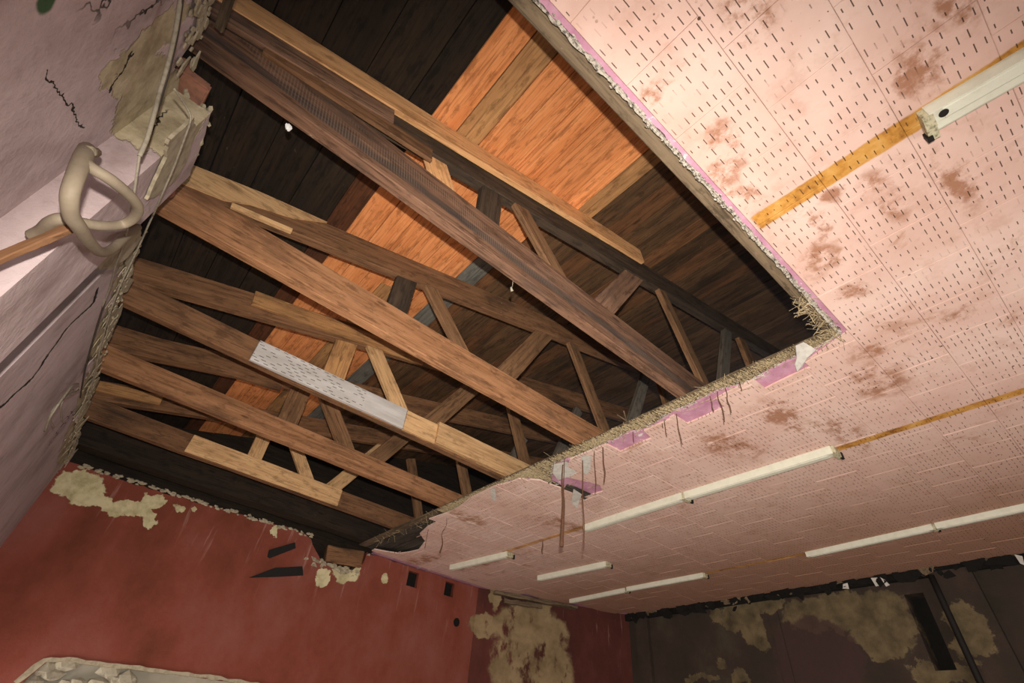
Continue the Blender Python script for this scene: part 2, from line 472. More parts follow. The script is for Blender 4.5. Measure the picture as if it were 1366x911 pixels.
M['darkwall'] = dark_wall_material()


def speckled_board():
    k = NT('white_limed_board', 0.85)
    o = k.obj()
    n = k.noise(k.vm('MULTIPLY', o, (3, 18, 18)), 1, 5, 0.6)[0]
    c = k.ramp(n, [(0.3, (0.36, 0.33, 0.31)), (0.65, (0.52, 0.49, 0.48))])
    # short dashed marks
    s = k.sep(o)
    gx = k.math('MULTIPLY', s[0], 15.0)
    gz = k.math('MULTIPLY', s[2], 44.0)
    row = k.math('FLOOR', gz)
    gx = k.math('ADD', gx, k.math('MULTIPLY', row, 0.37))
    wn = k.n('ShaderNodeTexWhiteNoise', noise_dimensions='3D')
    k.put(wn.inputs['Vector'], k.comb(k.math('FLOOR', gx), row, 3.0))
    a = k.math('LESS_THAN', k.math('ABSOLUTE', k.math('SUBTRACT', k.math('FRACT', gx), 0.5)), 0.26)
    b = k.math('LESS_THAN', k.math('ABSOLUTE', k.math('SUBTRACT', k.math('FRACT', gz), 0.5)), 0.10)
    d = k.math('MULTIPLY', k.math('MULTIPLY', a, b), k.math('GREATER_THAN', wn.outputs[0], 0.35))
    d = k.math('MULTIPLY', d, k.math('LESS_THAN', s[0], 0.25))
    c = k.mix(d, c, (0.05, 0.035, 0.025))
    return k.col(c)


M['limed'] = speckled_board()


# ------------------------------------------------------------------ mesh helpers
def mesh_obj(name, verts, faces, mat, parent=None, loc=None, uv=None):
    me = bpy.data.meshes.new(name)
    me.from_pydata([tuple(v) for v in verts], [], faces)
    me.update()
    if mat:
        me.materials.append(mat)
    return link(name, me, parent, loc)


def link(name, me, parent=None, loc=None):
    o = bpy.data.objects.new(name, me)
    COL.objects.link(o)
    if parent:
        o.parent = parent
    if loc is not None:
        o.location = loc
    return o


def bm_obj(name, bm, mat, parent=None, loc=None, smooth=False):
    me = bpy.data.meshes.new(name)
    bmesh.ops.recalc_face_normals(bm, faces=bm.faces[:])
    bm.to_mesh(me)
    bm.free()
    if smooth:
        for f in me.polygons:
            f.use_smooth = True
    for m in (mat if isinstance(mat, (list, tuple)) else [mat]):
        me.materials.append(m)
    return link(name, me, parent, loc)


def empty(name, loc, label=None, cat=None, group=None, kind=None):
    o = bpy.data.objects.new(name, None)
    o.empty_display_size = 0.1
    COL.objects.link(o)
    o.location = loc
    return tag(o, label, cat, group, kind)


def tag(o, label=None, cat=None, group=None, kind=None):
    if label:
        o['label'] = label
    if cat:
        o['category'] = cat
    if group:
        o['group'] = group
    if kind:
        o['kind'] = kind
    return o


def beam_mesh(name, length, thick, depth, mat, seg=6, jit=0.004, bev=0.004):
    """box along local X, thick in local Y, depth in local Z, with slightly wavering edges"""
    bm = bmesh.new()
    rings = []
    for i in range(seg + 1):
        x = -length / 2 + length * i / seg
        q = []
        for sy, sz in ((-1, -1), (1, -1), (1, 1), (-1, 1)):
            q.append(bm.verts.new((x + (random.uniform(-jit, jit) if i in (0, seg) else 0), sy * thick / 2 + random.uniform(-jit, jit) * 0.5, sz * depth / 2 + random.uniform(-jit, jit))))
        rings.append(q)
    for a, b in zip(rings, rings[1:]):
        for j in range(4):
            bm.faces.new((a[j], a[(j + 1) % 4], b[(j + 1) % 4], b[j]))
    bm.faces.new(rings[0][::-1])
    bm.faces.new(rings[-1])
    if bev:
        bmesh.ops.bevel(bm, geom=bm.edges[:], offset=bev, segments=1, affect='EDGES', clamp_overlap=True)
    bmesh.ops.recalc_face_normals(bm, faces=bm.faces[:])
    me = bpy.data.meshes.new(name)
    bm.to_mesh(me)
    bm.free()
    me.materials.append(mat)
    return me


def frame_of(a, b, up=(0, 0, 1)):
    a, b = Vector(a), Vector(b)
    x = (b - a).normalized()
    y = Vector(up).cross(x).normalized()
    z = x.cross(y)
    m = Matrix((x, y, z)).transposed().to_4x4()
    m.translation = (a + b) / 2
    return m


def bar(name, a, b, thick, depth, mat, parent=None, seg=4, jit=0.003, bev=0.003, up=(0, 0, 1)):
    a, b = Vector(a), Vector(b)
    o = link(name, beam_mesh(name, (b - a).length, thick, depth, mat, seg, jit, bev), parent)
    m = frame_of(a, b, up)
    if parent:
        m = parent.matrix_basis.inverted() @ m
    o.matrix_basis = m
    return o


def tube(name, pts, rad, mat, parent=None, sides=8, smooth_n=6):
    """round bar along a Catmull-Rom path, rad a number or list per point"""
    pts = [Vector(p) for p in pts]
    n = len(pts)
    rads = rad if isinstance(rad, (list, tuple)) else [rad] * n
    P, Rr = [], []
    for i in range(n - 1):
        p0, p1, p2, p3 = pts[max(i - 1, 0)], pts[i], pts[i + 1], pts[min(i + 2, n - 1)]
        for j in range(smooth_n):
            t = j / smooth_n
            P.append(0.5 * ((2 * p1) + (p2 - p0) * t + (2 * p0 - 5 * p1 + 4 * p2 - p3) * t * t + (3 * p1 - p0 - 3 * p2 + p3) * t ** 3))
            Rr.append(rads[i] * (1 - t) + rads[i + 1] * t)
    P.append(pts[-1])
    Rr.append(rads[-1])
    bm = bmesh.new()
    rings = []
    nrm = None
    for i, p in enumerate(P):
        t = (P[min(i + 1, len(P) - 1)] - P[max(i - 1, 0)]).normalized()
        if nrm is None:
            nrm = t.orthogonal().normalized()
        nrm = (nrm - t * nrm.dot(t)).normalized()
        bi = t.cross(nrm)
        rings.append([bm.verts.new(p + (nrm * math.cos(2 * math.pi * k / sides) + bi * math.sin(2 * math.pi * k / sides)) * Rr[i]) for k in range(sides)])
    for a, b in zip(rings, rings[1:]):
        for k in range(sides):
            bm.faces.new((a[k], a[(k + 1) % sides], b[(k + 1) % sides], b[k]))
    bm.faces.new(rings[0][::-1])
    bm.faces.new(rings[-1])
    return bm_obj(name, bm, mat, parent, smooth=True)


def slab(name, outline, holes, to3, depth_vec, mat, parent=None):
    """polygon (with holes) given in 2D, mapped by to3 and thickened by depth_vec"""
    loops = [outline] + holes
    flat = [p for l in loops for p in l]
    tris = geometry.tessellate_polygon([[Vector((p[0], p[1], 0)) for p in l] for l in loops])
    v = [to3(p) for p in flat]
    n = len(v)
    v += [a + Vector(depth_vec) for a in v]
    f = [tuple(t) for t in tris] + [tuple(i + n for i in t[::-1]) for t in tris]
    s = 0
    for l in loops:
        for i in range(len(l)):
            a, b = s + i, s + (i + 1) % len(l)
            f.append((a, b, b + n, a + n))
        s += len(l)
    bm = bmesh.new()
    vs = [bm.verts.new(x) for x in v]
    for t in f:
        try:
            bm.faces.new([vs[i] for i in t])
        except ValueError:
            pass
    return bm_obj(name, bm, mat, parent)


def ragged(pts, step=0.06, amp=0.02):
    out = []
    for a, b in zip(pts, pts[1:]):
        L = math.dist(a, b)
        k = max(1, int(L / step))
        for i in range(k):
            t = i / k
            out.append((a[0] + (b[0] - a[0]) * t + random.uniform(-amp, amp), a[1] + (b[1] - a[1]) * t + random.uniform(-amp, amp)))
    out.append(pts[-1])
    return out


def sticks(name, lst, mat, parent=None):
    """many thin three-sided stalks joined in one mesh: lst of (a, b, r)"""
    v, f = [], []
    for a, b, r in lst:
        a, b = Vector(a), Vector(b)
        t = (b - a).normalized()
        n = t.orthogonal().normalized()
        bi = t.cross(n)
        s = len(v)
        for p in (a, b):
            for k in range(3):
                an = 2.094 * k
                v.append(p + (n * math.cos(an) + bi * math.sin(an)) * r)
        for k in range(3):
            f.append((s + k, s + (k + 1) % 3, s + 3 + (k + 1) % 3, s + 3 + k))
        f += [(s + 2, s + 1, s), (s + 3, s + 4, s + 5)]
    return mesh_obj(name, v, f, mat, parent)


def lump(bm, c, r, squash=(1, 1, 1), jit=0.3, sub=1):
    g = bmesh.ops.create_icosphere(bm, subdivisions=sub, radius=1.0)
    for v in g['verts']:
        k = r * (1 + random.uniform(-jit, jit))
        v.co = Vector(c) + Vector((v.co.x * k * squash[0], v.co.y * k * squash[1], v.co.z * k * squash[2]))


# ------------------------------------------------------------------ room shell
ST = 'structure'
fl_o = slab('floor', [(-2.2, -2.6), (8.2, -2.6), (8.2, 7.6), (-2.2, 7.6)], [], lambda p: Vector((p[0], p[1], 0)), (0, 0, -0.1), M['floor'])
tag(fl_o, kind=ST)

def rect_(x0, x1, z0, z1):
    return [(x0, z0), (x1, z0), (x1, z1), (x0, z1)]


# left wall: plaster face before the pier, the pier, the face beyond; an assumed doorway low down beyond the frame holds an added lamp
near_top = ragged([(-2.6, 3.53), (0.9, 3.53), (1.2, 3.52), (1.36, 3.50), (1.45, 3.40), (1.52, 3.46), (1.66, 3.5)], 0.08, 0.012)
w_left = slab('wall_left', [(1.66, 0), (-2.6, 0)] + near_top, [], lambda p: Vector((-0.65, p[0], p[1])), (-0.4, 0, 0), M['left'])
tag(w_left, kind=ST)
pier_top = ragged([(1.61, 3.46), (1.75, 3.49), (2.02, 3.49)], 0.05, 0.012)
slab('pier', [(2.02, 0), (1.61, 0)] + pier_top, [], lambda p: Vector((-0.51, p[0], p[1])), (-0.2, 0, 0), M['left'], w_left)
far_top = ragged([(2.65, 3.5), (2.8, 3.5), (6.75, 3.5)], 0.07, 0.012)
slab('wall_face', [(6.75, 0), (6.1, 0), (6.1, 1.25), (5.2, 1.25), (5.2, 0), (2.65, 0)] + far_top, [],
     lambda p: Vector((-0.635, p[0], p[1])), (-0.40, 0, 0), M['left'], w_left)
slab('gap_back', rect_(1.9, 3.0, 0, 3.47), [], lambda p: Vector((-0.78, p[0], p[1])), (-0.1, 0, 0), M['soot'], w_left)  # black sheet in an added slot, stands in for the pier's cast shadow
# loose skin of plaster along the pier and the ragged strip under the opening
def skin(name, pts, x, th, mat, amp=0.012, stp=0.03):
    lp = ragged([(p.y, p.z + ZC) for p in pts] + [(pts[0].y, pts[0].z + ZC)], stp, amp)[:-1]
    return slab(name, lp, [], lambda q: Vector((x, q[0], q[1])), (-th, 0, 0), mat, w_left)
skin('plaster_slab', [on_x(px, py, -0.49) for px, py in ((227, 189), (247, 173), (260, 158), (262, 172), (259, 189), (250, 217), (236, 240), (214, 260), (198, 268), (214, 234), (223, 214))], -0.494, 0.012, M['plaster'], 0.006, 0.02)
skin('plaster_slab', [on_x(px, py, -0.60) for px, py in ((172, 292), (150, 310), (118, 338), (112, 352), (135, 352), (158, 338), (176, 312))], -0.56, 0.05, M['plaster'])
def flake(bm, c, r, tilt=0.25, th=0.006):
    """thin angular flake standing roughly in the y-z plane"""
    m = random.randint(5, 8)
    st = random.uniform(0.8, 2.2)
    rot = random.uniform(-0.5, 0.5)
    ty, tz = random.uniform(-tilt, tilt), random.uniform(-tilt, tilt)
    fr, bk = [], []
    for k in range(m):
        an = 2 * math.pi * k / m + random.uniform(-.3, .3)
        rr = r * random.uniform(0.5, 1.2)
        y, z = rr * math.cos(an) * st, rr * math.sin(an)
        y, z = y * math.cos(rot) - z * math.sin(rot), y * math.sin(rot) + z * math.cos(rot)
        p = Vector(c) + Vector((y * ty + z * tz, y, z))
        fr.append(bm.verts.new(p + Vector((th / 2, 0, 0))))
        bk.append(bm.verts.new(p - Vector((th / 2, 0, 0))))
    bm.faces.new(fr)
    bm.faces.new(bk[::-1])
    for k in range(m):
        bm.faces.new((fr[k], fr[(k + 1) % m], bk[(k + 1) % m], bk[k]))


for mt, cnt, sd in ((M['plaster'], 150, 0), (M['left'], 110, 1)):
    fb = bmesh.new()
    for i in range(cnt):
        y = 2.2 + 4.25 * random.random() ** 1.1
        flake(fb, (-0.632 + random.uniform(0, 0.022), y, 3.5 - abs(random.gauss(0, 0.085)) + 0.01), 0.009 + 0.075 * random.random() ** 2.5, 0.10, 0.004)
    for i in range(120 if sd == 0 else 0):
        y = 2.2 + 4.25 * random.random()
        lump(fb, (-0.62 + random.uniform(-0.01, 0.012), y, 3.5 - random.uniform(-0.015, 0.10)), random.uniform(0.005, 0.014), (0.6, 1.4, 0.9), 0.45)
    o = bm_obj('plaster_crumbs', fb, mt, w_left)
    o['kind'] = 'stuff'
dbm = bmesh.new()
for i in range(70):
    y = random.uniform(0.9, 1.5)
    flake(dbm, (-0.64 + random.uniform(-0.005, 0.012), y, 3.50 + random.uniform(-0.12, 0.03)), random.uniform(0.008, 0.03), 0.12)
o = bm_obj('plaster_crumbs', dbm, M['plaster'], w_left)
o['kind'] = 'stuff'
# timber edging and lath ends above the near face
bar('lath', (-0.60, -0.4, 3.545), (-0.60, 1.30, 3.54), 0.03, 0.02, M['lath_wood'], w_left, 8, 0.006)
bar('lath', (-0.66, -0.4, 3.54), (-0.66, 1.28, 3.535), 0.03, 0.03, M['lath_wood'], w_left, 8, 0.006)
# broken bricks bedded on top of the pier
def brick(c, sx, sy, sz, rz=0.0, ry=0.0):
    bm = bmesh.new()
    bmesh.ops.create_cube(bm, size=1)
    for v in bm.verts:
        v.co = Vector((v.co.x * sx * random.uniform(0.9, 1.08), v.co.y * sy * random.uniform(0.92, 1.06), v.co.z * sz * random.uniform(0.85, 1.1)))
    bmesh.ops.bevel(bm, geom=bm.edges[:], offset=0.008, segments=2, affect='EDGES')
    o = bm_obj('brick', bm, M['brick'], w_left)
    o.location = c
    o.rotation_euler = (0, ry, rz)
    return o
p = on_z(262, 122, 2.02)
brick((-0.63, 1.64, 3.53), 0.13, 0.2, 0.055, 0.12, -0.1)
brick((-0.71, 1.60, 3.575), 0.12, 0.1, 0.05, -0.2)
brick((-0.61, 1.88, 3.52), 0.13, 0.24, 0.06, 0.03)
brick((-0.60, 2.13, 3.50), 0.1, 0.2, 0.05, -0.05)
brick((-0.78, 1.75, 3.58), 0.18, 0.11, 0.06, 0.1)
bm = bmesh.new()
for i in range(90):
    lump(bm, (random.uniform(-0.66, -0.515), random.uniform(1.6, 2.05), 3.49 + random.uniform(-0.03, 0.02)), random.uniform(0.008, 0.022), (1, 1.3, 0.7), 0.45)
o = bm_obj('mortar', bm, M['plaster'], w_left)
o['kind'] = 'stuff'

# oxblood end wall with ragged top, sockets and a walled-up opening
def RP(px, py):
    p = on_y(px, py, 6.4)
    return (p.x, p.z + ZC)
top_red = [(-0.9, 3.47), (-0.14, 3.44), (0.92, 3.47), (1.36, 3.48), (1.63, 3.5), (1.9, 3.49), (1.99, 3.45), (2.02, 3.39), (2.08, 3.35), (2.13, 3.30), (2.2, 3.24), (2.35, 3.21), (2.5, 3.16), (2.6, 3.2), (2.66, 3.28), (2.74, 3.36), (2.76, 3.50), (4.66, 3.51)]
top_red = ragged(top_red, 0.07, 0.009)
def rect(x0, x1, z0, z1):
    return [(x0, z0), (x1, z0), (x1, z1), (x0, z1)]
opening = [(0.08, 0.0), (0.08, 1.70), (0.16, 1.87), (0.3, 1.90), (0.8, 1.93), (1.4, 1.94), (2.1, 1.95), (2.1, 0.0)]
w_red = slab('wall_end', [(4.66, 0), (2.1, 0), *opening[::-1][1:-1], (0.08, 0), (-0.9, 0)] + top_red,
             [rect(3.43, 3.60, 3.26, 3.45), rect(4.05, 4.21, 3.28, 3.46)], lambda p: Vector((p[0], 6.4, p[1])), (0, 0.3, 0), M['red'])
tag(w_red, kind=ST)
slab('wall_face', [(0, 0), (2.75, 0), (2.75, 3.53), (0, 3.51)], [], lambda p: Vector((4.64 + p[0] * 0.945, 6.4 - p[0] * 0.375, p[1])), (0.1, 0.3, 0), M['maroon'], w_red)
slab('socket_back', rect(3.3, 4.4, 3.15, 3.6), [], lambda p: Vector((p[0], 6.47, p[1])), (0, 0.05, 0), M['soot'], w_red)  # near-black sheet set close, paints the sockets dark inside
slab('infill_panel', rect(0.0, 2.2, 0, 2.05), [], lambda p: Vector((p[0], 6.52, p[1])), (0, 0.1, 0), M['infill'], w_red)
for i in range(34):
    a = random.uniform(0.12, 0.95)
    b = random.uniform(1.62, 1.9)
    bm = bmesh.new()
    lump(bm, (0, 0, 0), random.uniform(0.04, 0.085), (1.2, 0.6, 0.75), 0.28)
    o = bm_obj('stone', bm, M['stone'], w_red)
    o.location = (a, 6.47, b)
slab('lintel_edge', ragged([(0.02, 1.72), (0.12, 1.90), (0.3, 1.925), (1.4, 1.965), (2.2, 1.97), (2.2, 1.945), (1.4, 1.935), (0.3, 1.895), (0.16, 1.865), (0.06, 1.70)], 0.06, 0.008), [],
     lambda p: Vector((p[0], 6.385, p[1])), (0, 0.1, 0), M['plaster'], w_red)
# loose plaster rim along the top of the red wall
bm = bmesh.new()
for i in range(150):
    x = random.uniform(-0.5, 2.0)
    lump(bm, (x, 6.39, 3.455 + 0.03 * (x + 0.5) / 2.5 + random.uniform(-0.015, 0.02)), random.uniform(0.008, 0.022), (1.6, 0.8, 0.8), 0.35)
for i in range(40):
    lump(bm, (random.uniform(2.0, 2.7), 6.42, 3.2 + random.uniform(-0.03, 0.06)), random.uniform(0.015, 0.04), (1.4, 0.8, 0.9), 0.35)
o = bm_obj('plaster_crumbs', bm, M['plaster'], w_red)
o['kind'] = 'stuff'
# broken plate at the head of the bend
bar('broken_board', (4.85, 6.28, 3.47), (6.1, 5.78, 3.47), 0.12, 0.04, M['lath_wood'], w_red, 8, 0.012)
bar('broken_board', (5.0, 6.2, 3.38), (5.55, 5.98, 3.40), 0.05, 0.06, M['lath_wood'], w_red, 6, 0.012)
slab('pipe_hole', [(4.33 + 0.05 * math.cos(t * .5236), 2.99 + 0.055 * math.sin(t * .5236)) for t in range(12)], [], lambda p: Vector((p[0], 6.392, p[1])), (0, 0.02, 0), M['soot'], w_red)

# dark long wall with shallow piers
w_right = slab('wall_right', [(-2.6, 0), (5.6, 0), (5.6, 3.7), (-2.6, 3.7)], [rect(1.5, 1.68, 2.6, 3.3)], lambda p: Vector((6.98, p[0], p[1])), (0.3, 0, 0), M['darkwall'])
tag(w_right, kind=ST)
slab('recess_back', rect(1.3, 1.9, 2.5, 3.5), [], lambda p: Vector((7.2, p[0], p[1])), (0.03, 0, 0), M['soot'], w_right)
slab('pier', rect(5.08, 5.30, 0, 3.46), [], lambda p: Vector((6.92, p[0], p[1])), (0.06, 0, 0), M['darkwall'], w_right)
slab('pier', rect(3.1, 3.22, 0, 3.3), [], lambda p: Vector((6.965, p[0], p[1])), (0.02, 0, 0), M['darkwall'], w_right)
slab('pier', rect(1.0, 1.36, 0, 3.46), [], lambda p: Vector((6.90, p[0], p[1])), (0.08, 0, 0), M['darkwall'], w_right)
t1 = bar('trim_1', (6.95, -2.5, 3.48), (6.95, 5.5, 3.48), 0.06, 0.1, M['soot'], None, 10, 0.01)  # black strip painted in for the dark gap below the ceiling edge
tag(t1, kind=ST)
bm = bmesh.new()
for i in range(45):
    y = random.uniform(0.3, 5.4)
    flake(bm, (6.90 + random.uniform(-0.03, 0.02), y, 3.485 + random.gauss(0, 0.02)), 0.01 + 0.05 * random.random() ** 2, 0.35)
o = bm_obj('plaster_crumbs', bm, M['lath_wood'], w_right)
o['kind'] = 'stuff'
bm = bmesh.new()
for i in range(120):
    y = random.uniform(0.3, 5.4)
    flake(bm, (6.88 + random.uniform(-0.03, 0.02), y, 3.46 + random.gauss(0, 0.025)), 0.02 + 0.06 * random.random() ** 2, 0.35)
o = bm_obj('sooty_debris', bm, M['soot'], w_right)
o['kind'] = 'stuff'
w_front = slab('wall_front', rect(-1.1, 7.3, 0, 3.7), [rect(2.3, 4.5, 0.95, 2.45)], lambda p: Vector((p[0], -2.6, p[1])), (0, -0.2, 0), M['backwall'])  # the opening is added to hold the fill lamp
tag(w_front, kind=ST)
# gable above the end wall, closing the roof space
slab('gable', [(-1.3, 2.9), (7.6, 2.9), (7.6, 6.4), (-1.3, 3.9)], [], lambda p: Vector((p[0], 6.62, p[1])), (0, 0.1, 0), M['dark_board'], w_red)
slab('gable', [(-1.3, 3.4), (7.6, 3.4), (7.6, 6.4), (-1.3, 3.9)], [], lambda p: Vector((p[0], -2.7, p[1])), (0, -0.1, 0), M['dark_board'], w_front)

# ------------------------------------------------------------------ ceiling
tile_edge_px = [(1136, 444), (1100, 466), (1074, 484), (1081, 490), (1055, 502), (1032, 513), (1021, 519), (1006, 507), (985, 517), (966, 526), (955.6, 532), (966, 544), (940, 556), (917, 565.5), (899, 554.5), (880, 565), (859, 575),
                (869, 585), (850, 593), (828, 603), (809, 593), (792, 600), (760, 613), (757, 622), (771, 630), (757, 637), (800, 647), (804, 656), (776, 664), (750, 652), (738, 648), (720, 641), (706, 640), (692, 639), (680, 644), (662, 648), (645, 656), (628, 664), (612, 677), (600, 683),
                (572, 692.5), (583, 696), (570, 703), (560, 712), (567, 722), (558, 734), (545, 737), (532, 738.5), (515, 736), (499, 733), (494, 736)]
E2 = [(on_z(*q).x, on_z(*q).y) for q in tile_edge_px]
E2[0] = (2.62, 0.375)
Y0, TP = 0.064, 0.311
region = E2 + [(2.80, 6.46), (6.9, 6.46), (6.9, 0.375)]


def clip_convex(poly, x0, x1, y0, y1):
    def cl(pts, inside, inter):
        out = []
        for i in range(len(pts)):
            a, b = pts[i - 1], pts[i]
            if inside(b):
                if not inside(a):
                    out.append(inter(a, b))
                out.append(b)
            elif inside(a):
                out.append(inter(a, b))
        return out
    def ix(v):
        return lambda a, b: (v, a[1] + (b[1] - a[1]) * (v - a[0]) / (b[0] - a[0]))
    def iy(v):
        return lambda a, b: (a[0] + (b[0] - a[0]) * (v - a[1]) / (b[1] - a[1]), v)
    for ins, it in ((lambda p: p[0] >= x0, ix(x0)), (lambda p: p[0] <= x1, ix(x1)), (lambda p: p[1] >= y0, iy(y0)), (lambda p: p[1] <= y1, iy(y1))):
        poly = cl(poly, ins, it)
        if len(poly) < 3:
            return []
    return poly


# the old painted plaster the tiles hang on; its torn edge runs round the opening
plast_px = [(1123, 448), (1105, 457), (1089, 467), (1060, 478), (1036, 490), (1006, 508), (985, 515), (958, 522), (938, 532), (918, 542), (901, 548.5), (877, 565), (856, 575), (843, 577), (810, 592), (775, 609), (751, 615), (739, 621), (736, 640), (750, 648), (752, 660), (735, 652), (715, 641), (700, 640),
            (680, 643), (664, 650), (632, 666), (614, 680), (604, 686), (588, 697), (572, 714), (570, 726), (560, 738), (532, 742), (500, 737)]
PL = [(on_z(*q, CE + .016).x, on_z(*q, CE + .016).y) for q in plast_px]
right_pl = ragged([(2.62, 0.40), (1.9, 0.402), (1.2, 0.398), (0.4, 0.402), (-0.66, 0.40)], 0.04, 0.006)
outline = [(-0.66, -2.6), (6.97, -2.6), (6.97, 6.45), (PL[-1][0], 6.45)] + ragged(PL[::-1], 0.05, 0.008) + right_pl
ceil = slab('ceiling', outline, [], lambda p: Vector((p[0], p[1], ZC + CE + 0.016)), (0, 0, 0.018), M['purple'])
tag(ceil, kind=ST)
# lath deck carrying the reeds
for i in range(14):
    x0 = 2.615 + i * 0.118
    bar('lath', (x0 + 0.05, 0.40, ZC + CE + 0.062), (x0 + 0.05, 6.38, ZC + CE + 0.062), 0.1, 0.016, M['lath_wood'] if i == 0 else M['grime_lath'], ceil, 10, 0.004, 0)


def tile_bm(pts, cx, cy):
    bm = bmesh.new()
    uvl = bm.loops.layers.uv.new('UVMap')
    n = len(pts)
    g = 0.0005
    def shrink(p, k):
        return (p[0] - cx) * (1 - k / (TP / 2)), (p[1] - cy) * (1 - k / (TP / 2))
    lo = [bm.verts.new((*shrink(p, g + 0.0018), 0)) for p in pts]
    mid = [bm.verts.new((*shrink(p, g), 0.0018)) for p in pts]
    hi = [bm.verts.new((*shrink(p, g), 0.014)) for p in pts]
    bm.faces.new(lo[::-1])
    bm.faces.new(hi)
    for a, b in ((lo, mid), (mid, hi)):
        for i in range(n):
            bm.faces.new((a[i], a[(i + 1) % n], b[(i + 1) % n], b[i]))
    bmesh.ops.recalc_face_normals(bm, faces=bm.faces[:])
    for f in bm.faces:
        for l in f.loops:
            l[uvl].uv = (l.vert.co.x / TP + 0.5, l.vert.co.y / TP + 0.5)
    return bm


full = None
tiles = []
for k in range(-8, 21):
    y0 = Y0 + k * TP
    off = 0.848 if k % 2 == 1 else 0.848 + TP / 2
    for j in range(-6, 21):
        x0 = off + j * TP
        if x0 + TP > 6.97 or x0 < -0.66 + 0.05 and k < 1:
            if x0 < -0.66:
                continue
        cx, cy = x0 + TP / 2, y0 + TP / 2
        if cx > 6.93 or (cx > 4.6 and cy > 6.4 - (cx - 4.6) * 0.4) or cy > 6.36:
            continue
        if k <= 0:
            if x0 < -0.64:
                continue
            tiles.append((cx, cy, None))
        else:
            pl = clip_convex(region, x0, x0 + TP, y0, y0 + TP)
            if len(pl) < 3:
                continue
            area = abs(sum(pl[i - 1][0] * pl[i][1] - pl[i][0] * pl[i - 1][1] for i in range(len(pl)))) / 2
            if area < 0.002:
                continue
            tiles.append((cx, cy, None if area > TP * TP * 0.995 else pl))
def seen(cx, cy):
    a, b, d = proj((cx, cy, CE))
    return d > 0.1 and -60 < a < 1426 and -60 < b < 960
tiles.sort(key=lambda t: (not seen(t[0], t[1]), t[0] ** 2 + t[1] ** 2))
me_full = None
rest = bmesh.new()
for idx, (cx, cy, pl) in enumerate(tiles):
    if pl is None:
        pts = [(cx - TP / 2, cy - TP / 2), (cx + TP / 2, cy - TP / 2), (cx + TP / 2, cy + TP / 2), (cx - TP / 2, cy + TP / 2)]
    else:
        pts = []
        for q in pl:
            if not pts or math.dist(q, pts[-1]) > 0.003:
                pts.append(q)
        if math.dist(pts[0], pts[-1]) < 0.003:
            pts.pop()
        if len(pts) < 3:
            continue
    z = ZC + CE + random.uniform(-0.0015, 0.0015)
    if idx < 300:
        if pl is None and me_full is not None:
            o = link('ceiling_tile', me_full, ceil)
        else:
            o = bm_obj('ceiling_tile', tile_bm(pts, cx, cy), M['tile'], ceil)
            if pl is None:
                me_full = o.data
        o.location = (cx, cy, z)
        o.rotation_euler = (random.uniform(-.004, .004), random.uniform(-.004, .004), random.uniform(-.003, .003))
    else:
        tb = tile_bm(pts, cx, cy)
        for v in tb.verts:
            v.co += Vector((cx, cy, z))
        tmp = bpy.data.meshes.new('tmp')
        tb.to_mesh(tmp)
        tb.free()
        rest.from_mesh(tmp)
        bpy.data.meshes.remove(tmp)
o = bm_obj('ceiling_tile', rest, M['tile'], ceil)
o['kind'] = 'stuff'

# reeds of the old plaster along both torn edges
lst = []
PLs = sorted(PL, key=lambda q: q[1])
def xp(y):
    for a, b in zip(PLs, PLs[1:]):
        if a[1] <= y <= b[1]:
            return a[0] + (b[0] - a[0]) * (y - a[1]) / max(1e-4, b[1] - a[1])
    return PLs[-1][0]
for i in range(1300):
    y = 0.4 + 4.1 * random.random() ** 1.1
    x1 = xp(y) + random.uniform(-0.02, 0.06)
    x0 = 2.60 + random.uniform(-0.012, 0.03)
    yy = y + random.gauss(0, 0.03)
    z = ZC + CE + random.uniform(0.032, 0.052)
    lst.append(((x0, y, z), (max(x1, x0 + .05), yy, z + random.uniform(-0.008, 0.004)), random.uniform(0.0015, 0.0035)))
for i in range(260):
    y = 0.42 + 5.6 * random.random() ** 1.3
    x = 2.61 + random.uniform(0, 0.12)
    z = ZC + CE + random.uniform(0.0, 0.05)
    d = Vector((random.gauss(0, 1), random.gauss(0, 1), random.gauss(0, 0.5))).normalized() * random.uniform(0.03, 0.11)
    lst.append(((x, y, z), Vector((x, y, z)) + d, random.uniform(0.001, 0.0025)))
for i in range(120):
    x = random.uniform(2.2, 2.68)
    y = 0.42 + random.uniform(-0.01, 0.06)
    d = Vector((random.gauss(-.2, 1), random.gauss(0.4, 0.7), random.gauss(-.1, 0.5))).normalized() * random.uniform(0.03, 0.1)
    z = ZC + CE + random.uniform(0.01, 0.04)
    lst.append(((x, y, z), Vector((x, y, z)) + d, random.uniform(0.001, 0.0025)))
o = sticks('reed_edge', lst, M['reed'], ceil)
o['kind'] = 'stuff'
edge_out = ragged([(2.62, 0.402), (1.9, 0.400), (1.2, 0.396), (0.4, 0.400), (-0.6, 0.398)], 0.022, 0.006)
edge_in = ragged([(-0.6, 0.416), (0.4, 0.415), (1.2, 0.413), (1.9, 0.417), (2.62, 0.428)], 0.02, 0.005)
slab('torn_plaster', edge_out + edge_in, [], lambda p: Vector((p[0], p[1], ZC + CE + 0.012 + random.uniform(-.003, .003))), (0, 0, 0.02), M['white_plaster'], ceil)
bm = bmesh.new()
for i in range(420):
    x = random.uniform(-0.5, 2.62)
    lump(bm, (x, 0.407 + random.gauss(0, 0.007), ZC + CE + 0.016 + random.uniform(-0.006, 0.006)), random.uniform(0.002, 0.0065), (1.8, 0.8, 0.6), 0.5)
for i in range(420):
    y = random.uniform(0.4, 4.2)
    lump(bm, (xp(y) - 0.012 + random.gauss(0, 0.010), y, ZC + CE + 0.02 + random.uniform(-0.008, 0.008)), random.uniform(0.002, 0.008), (0.8, 1.8, 0.6), 0.5)
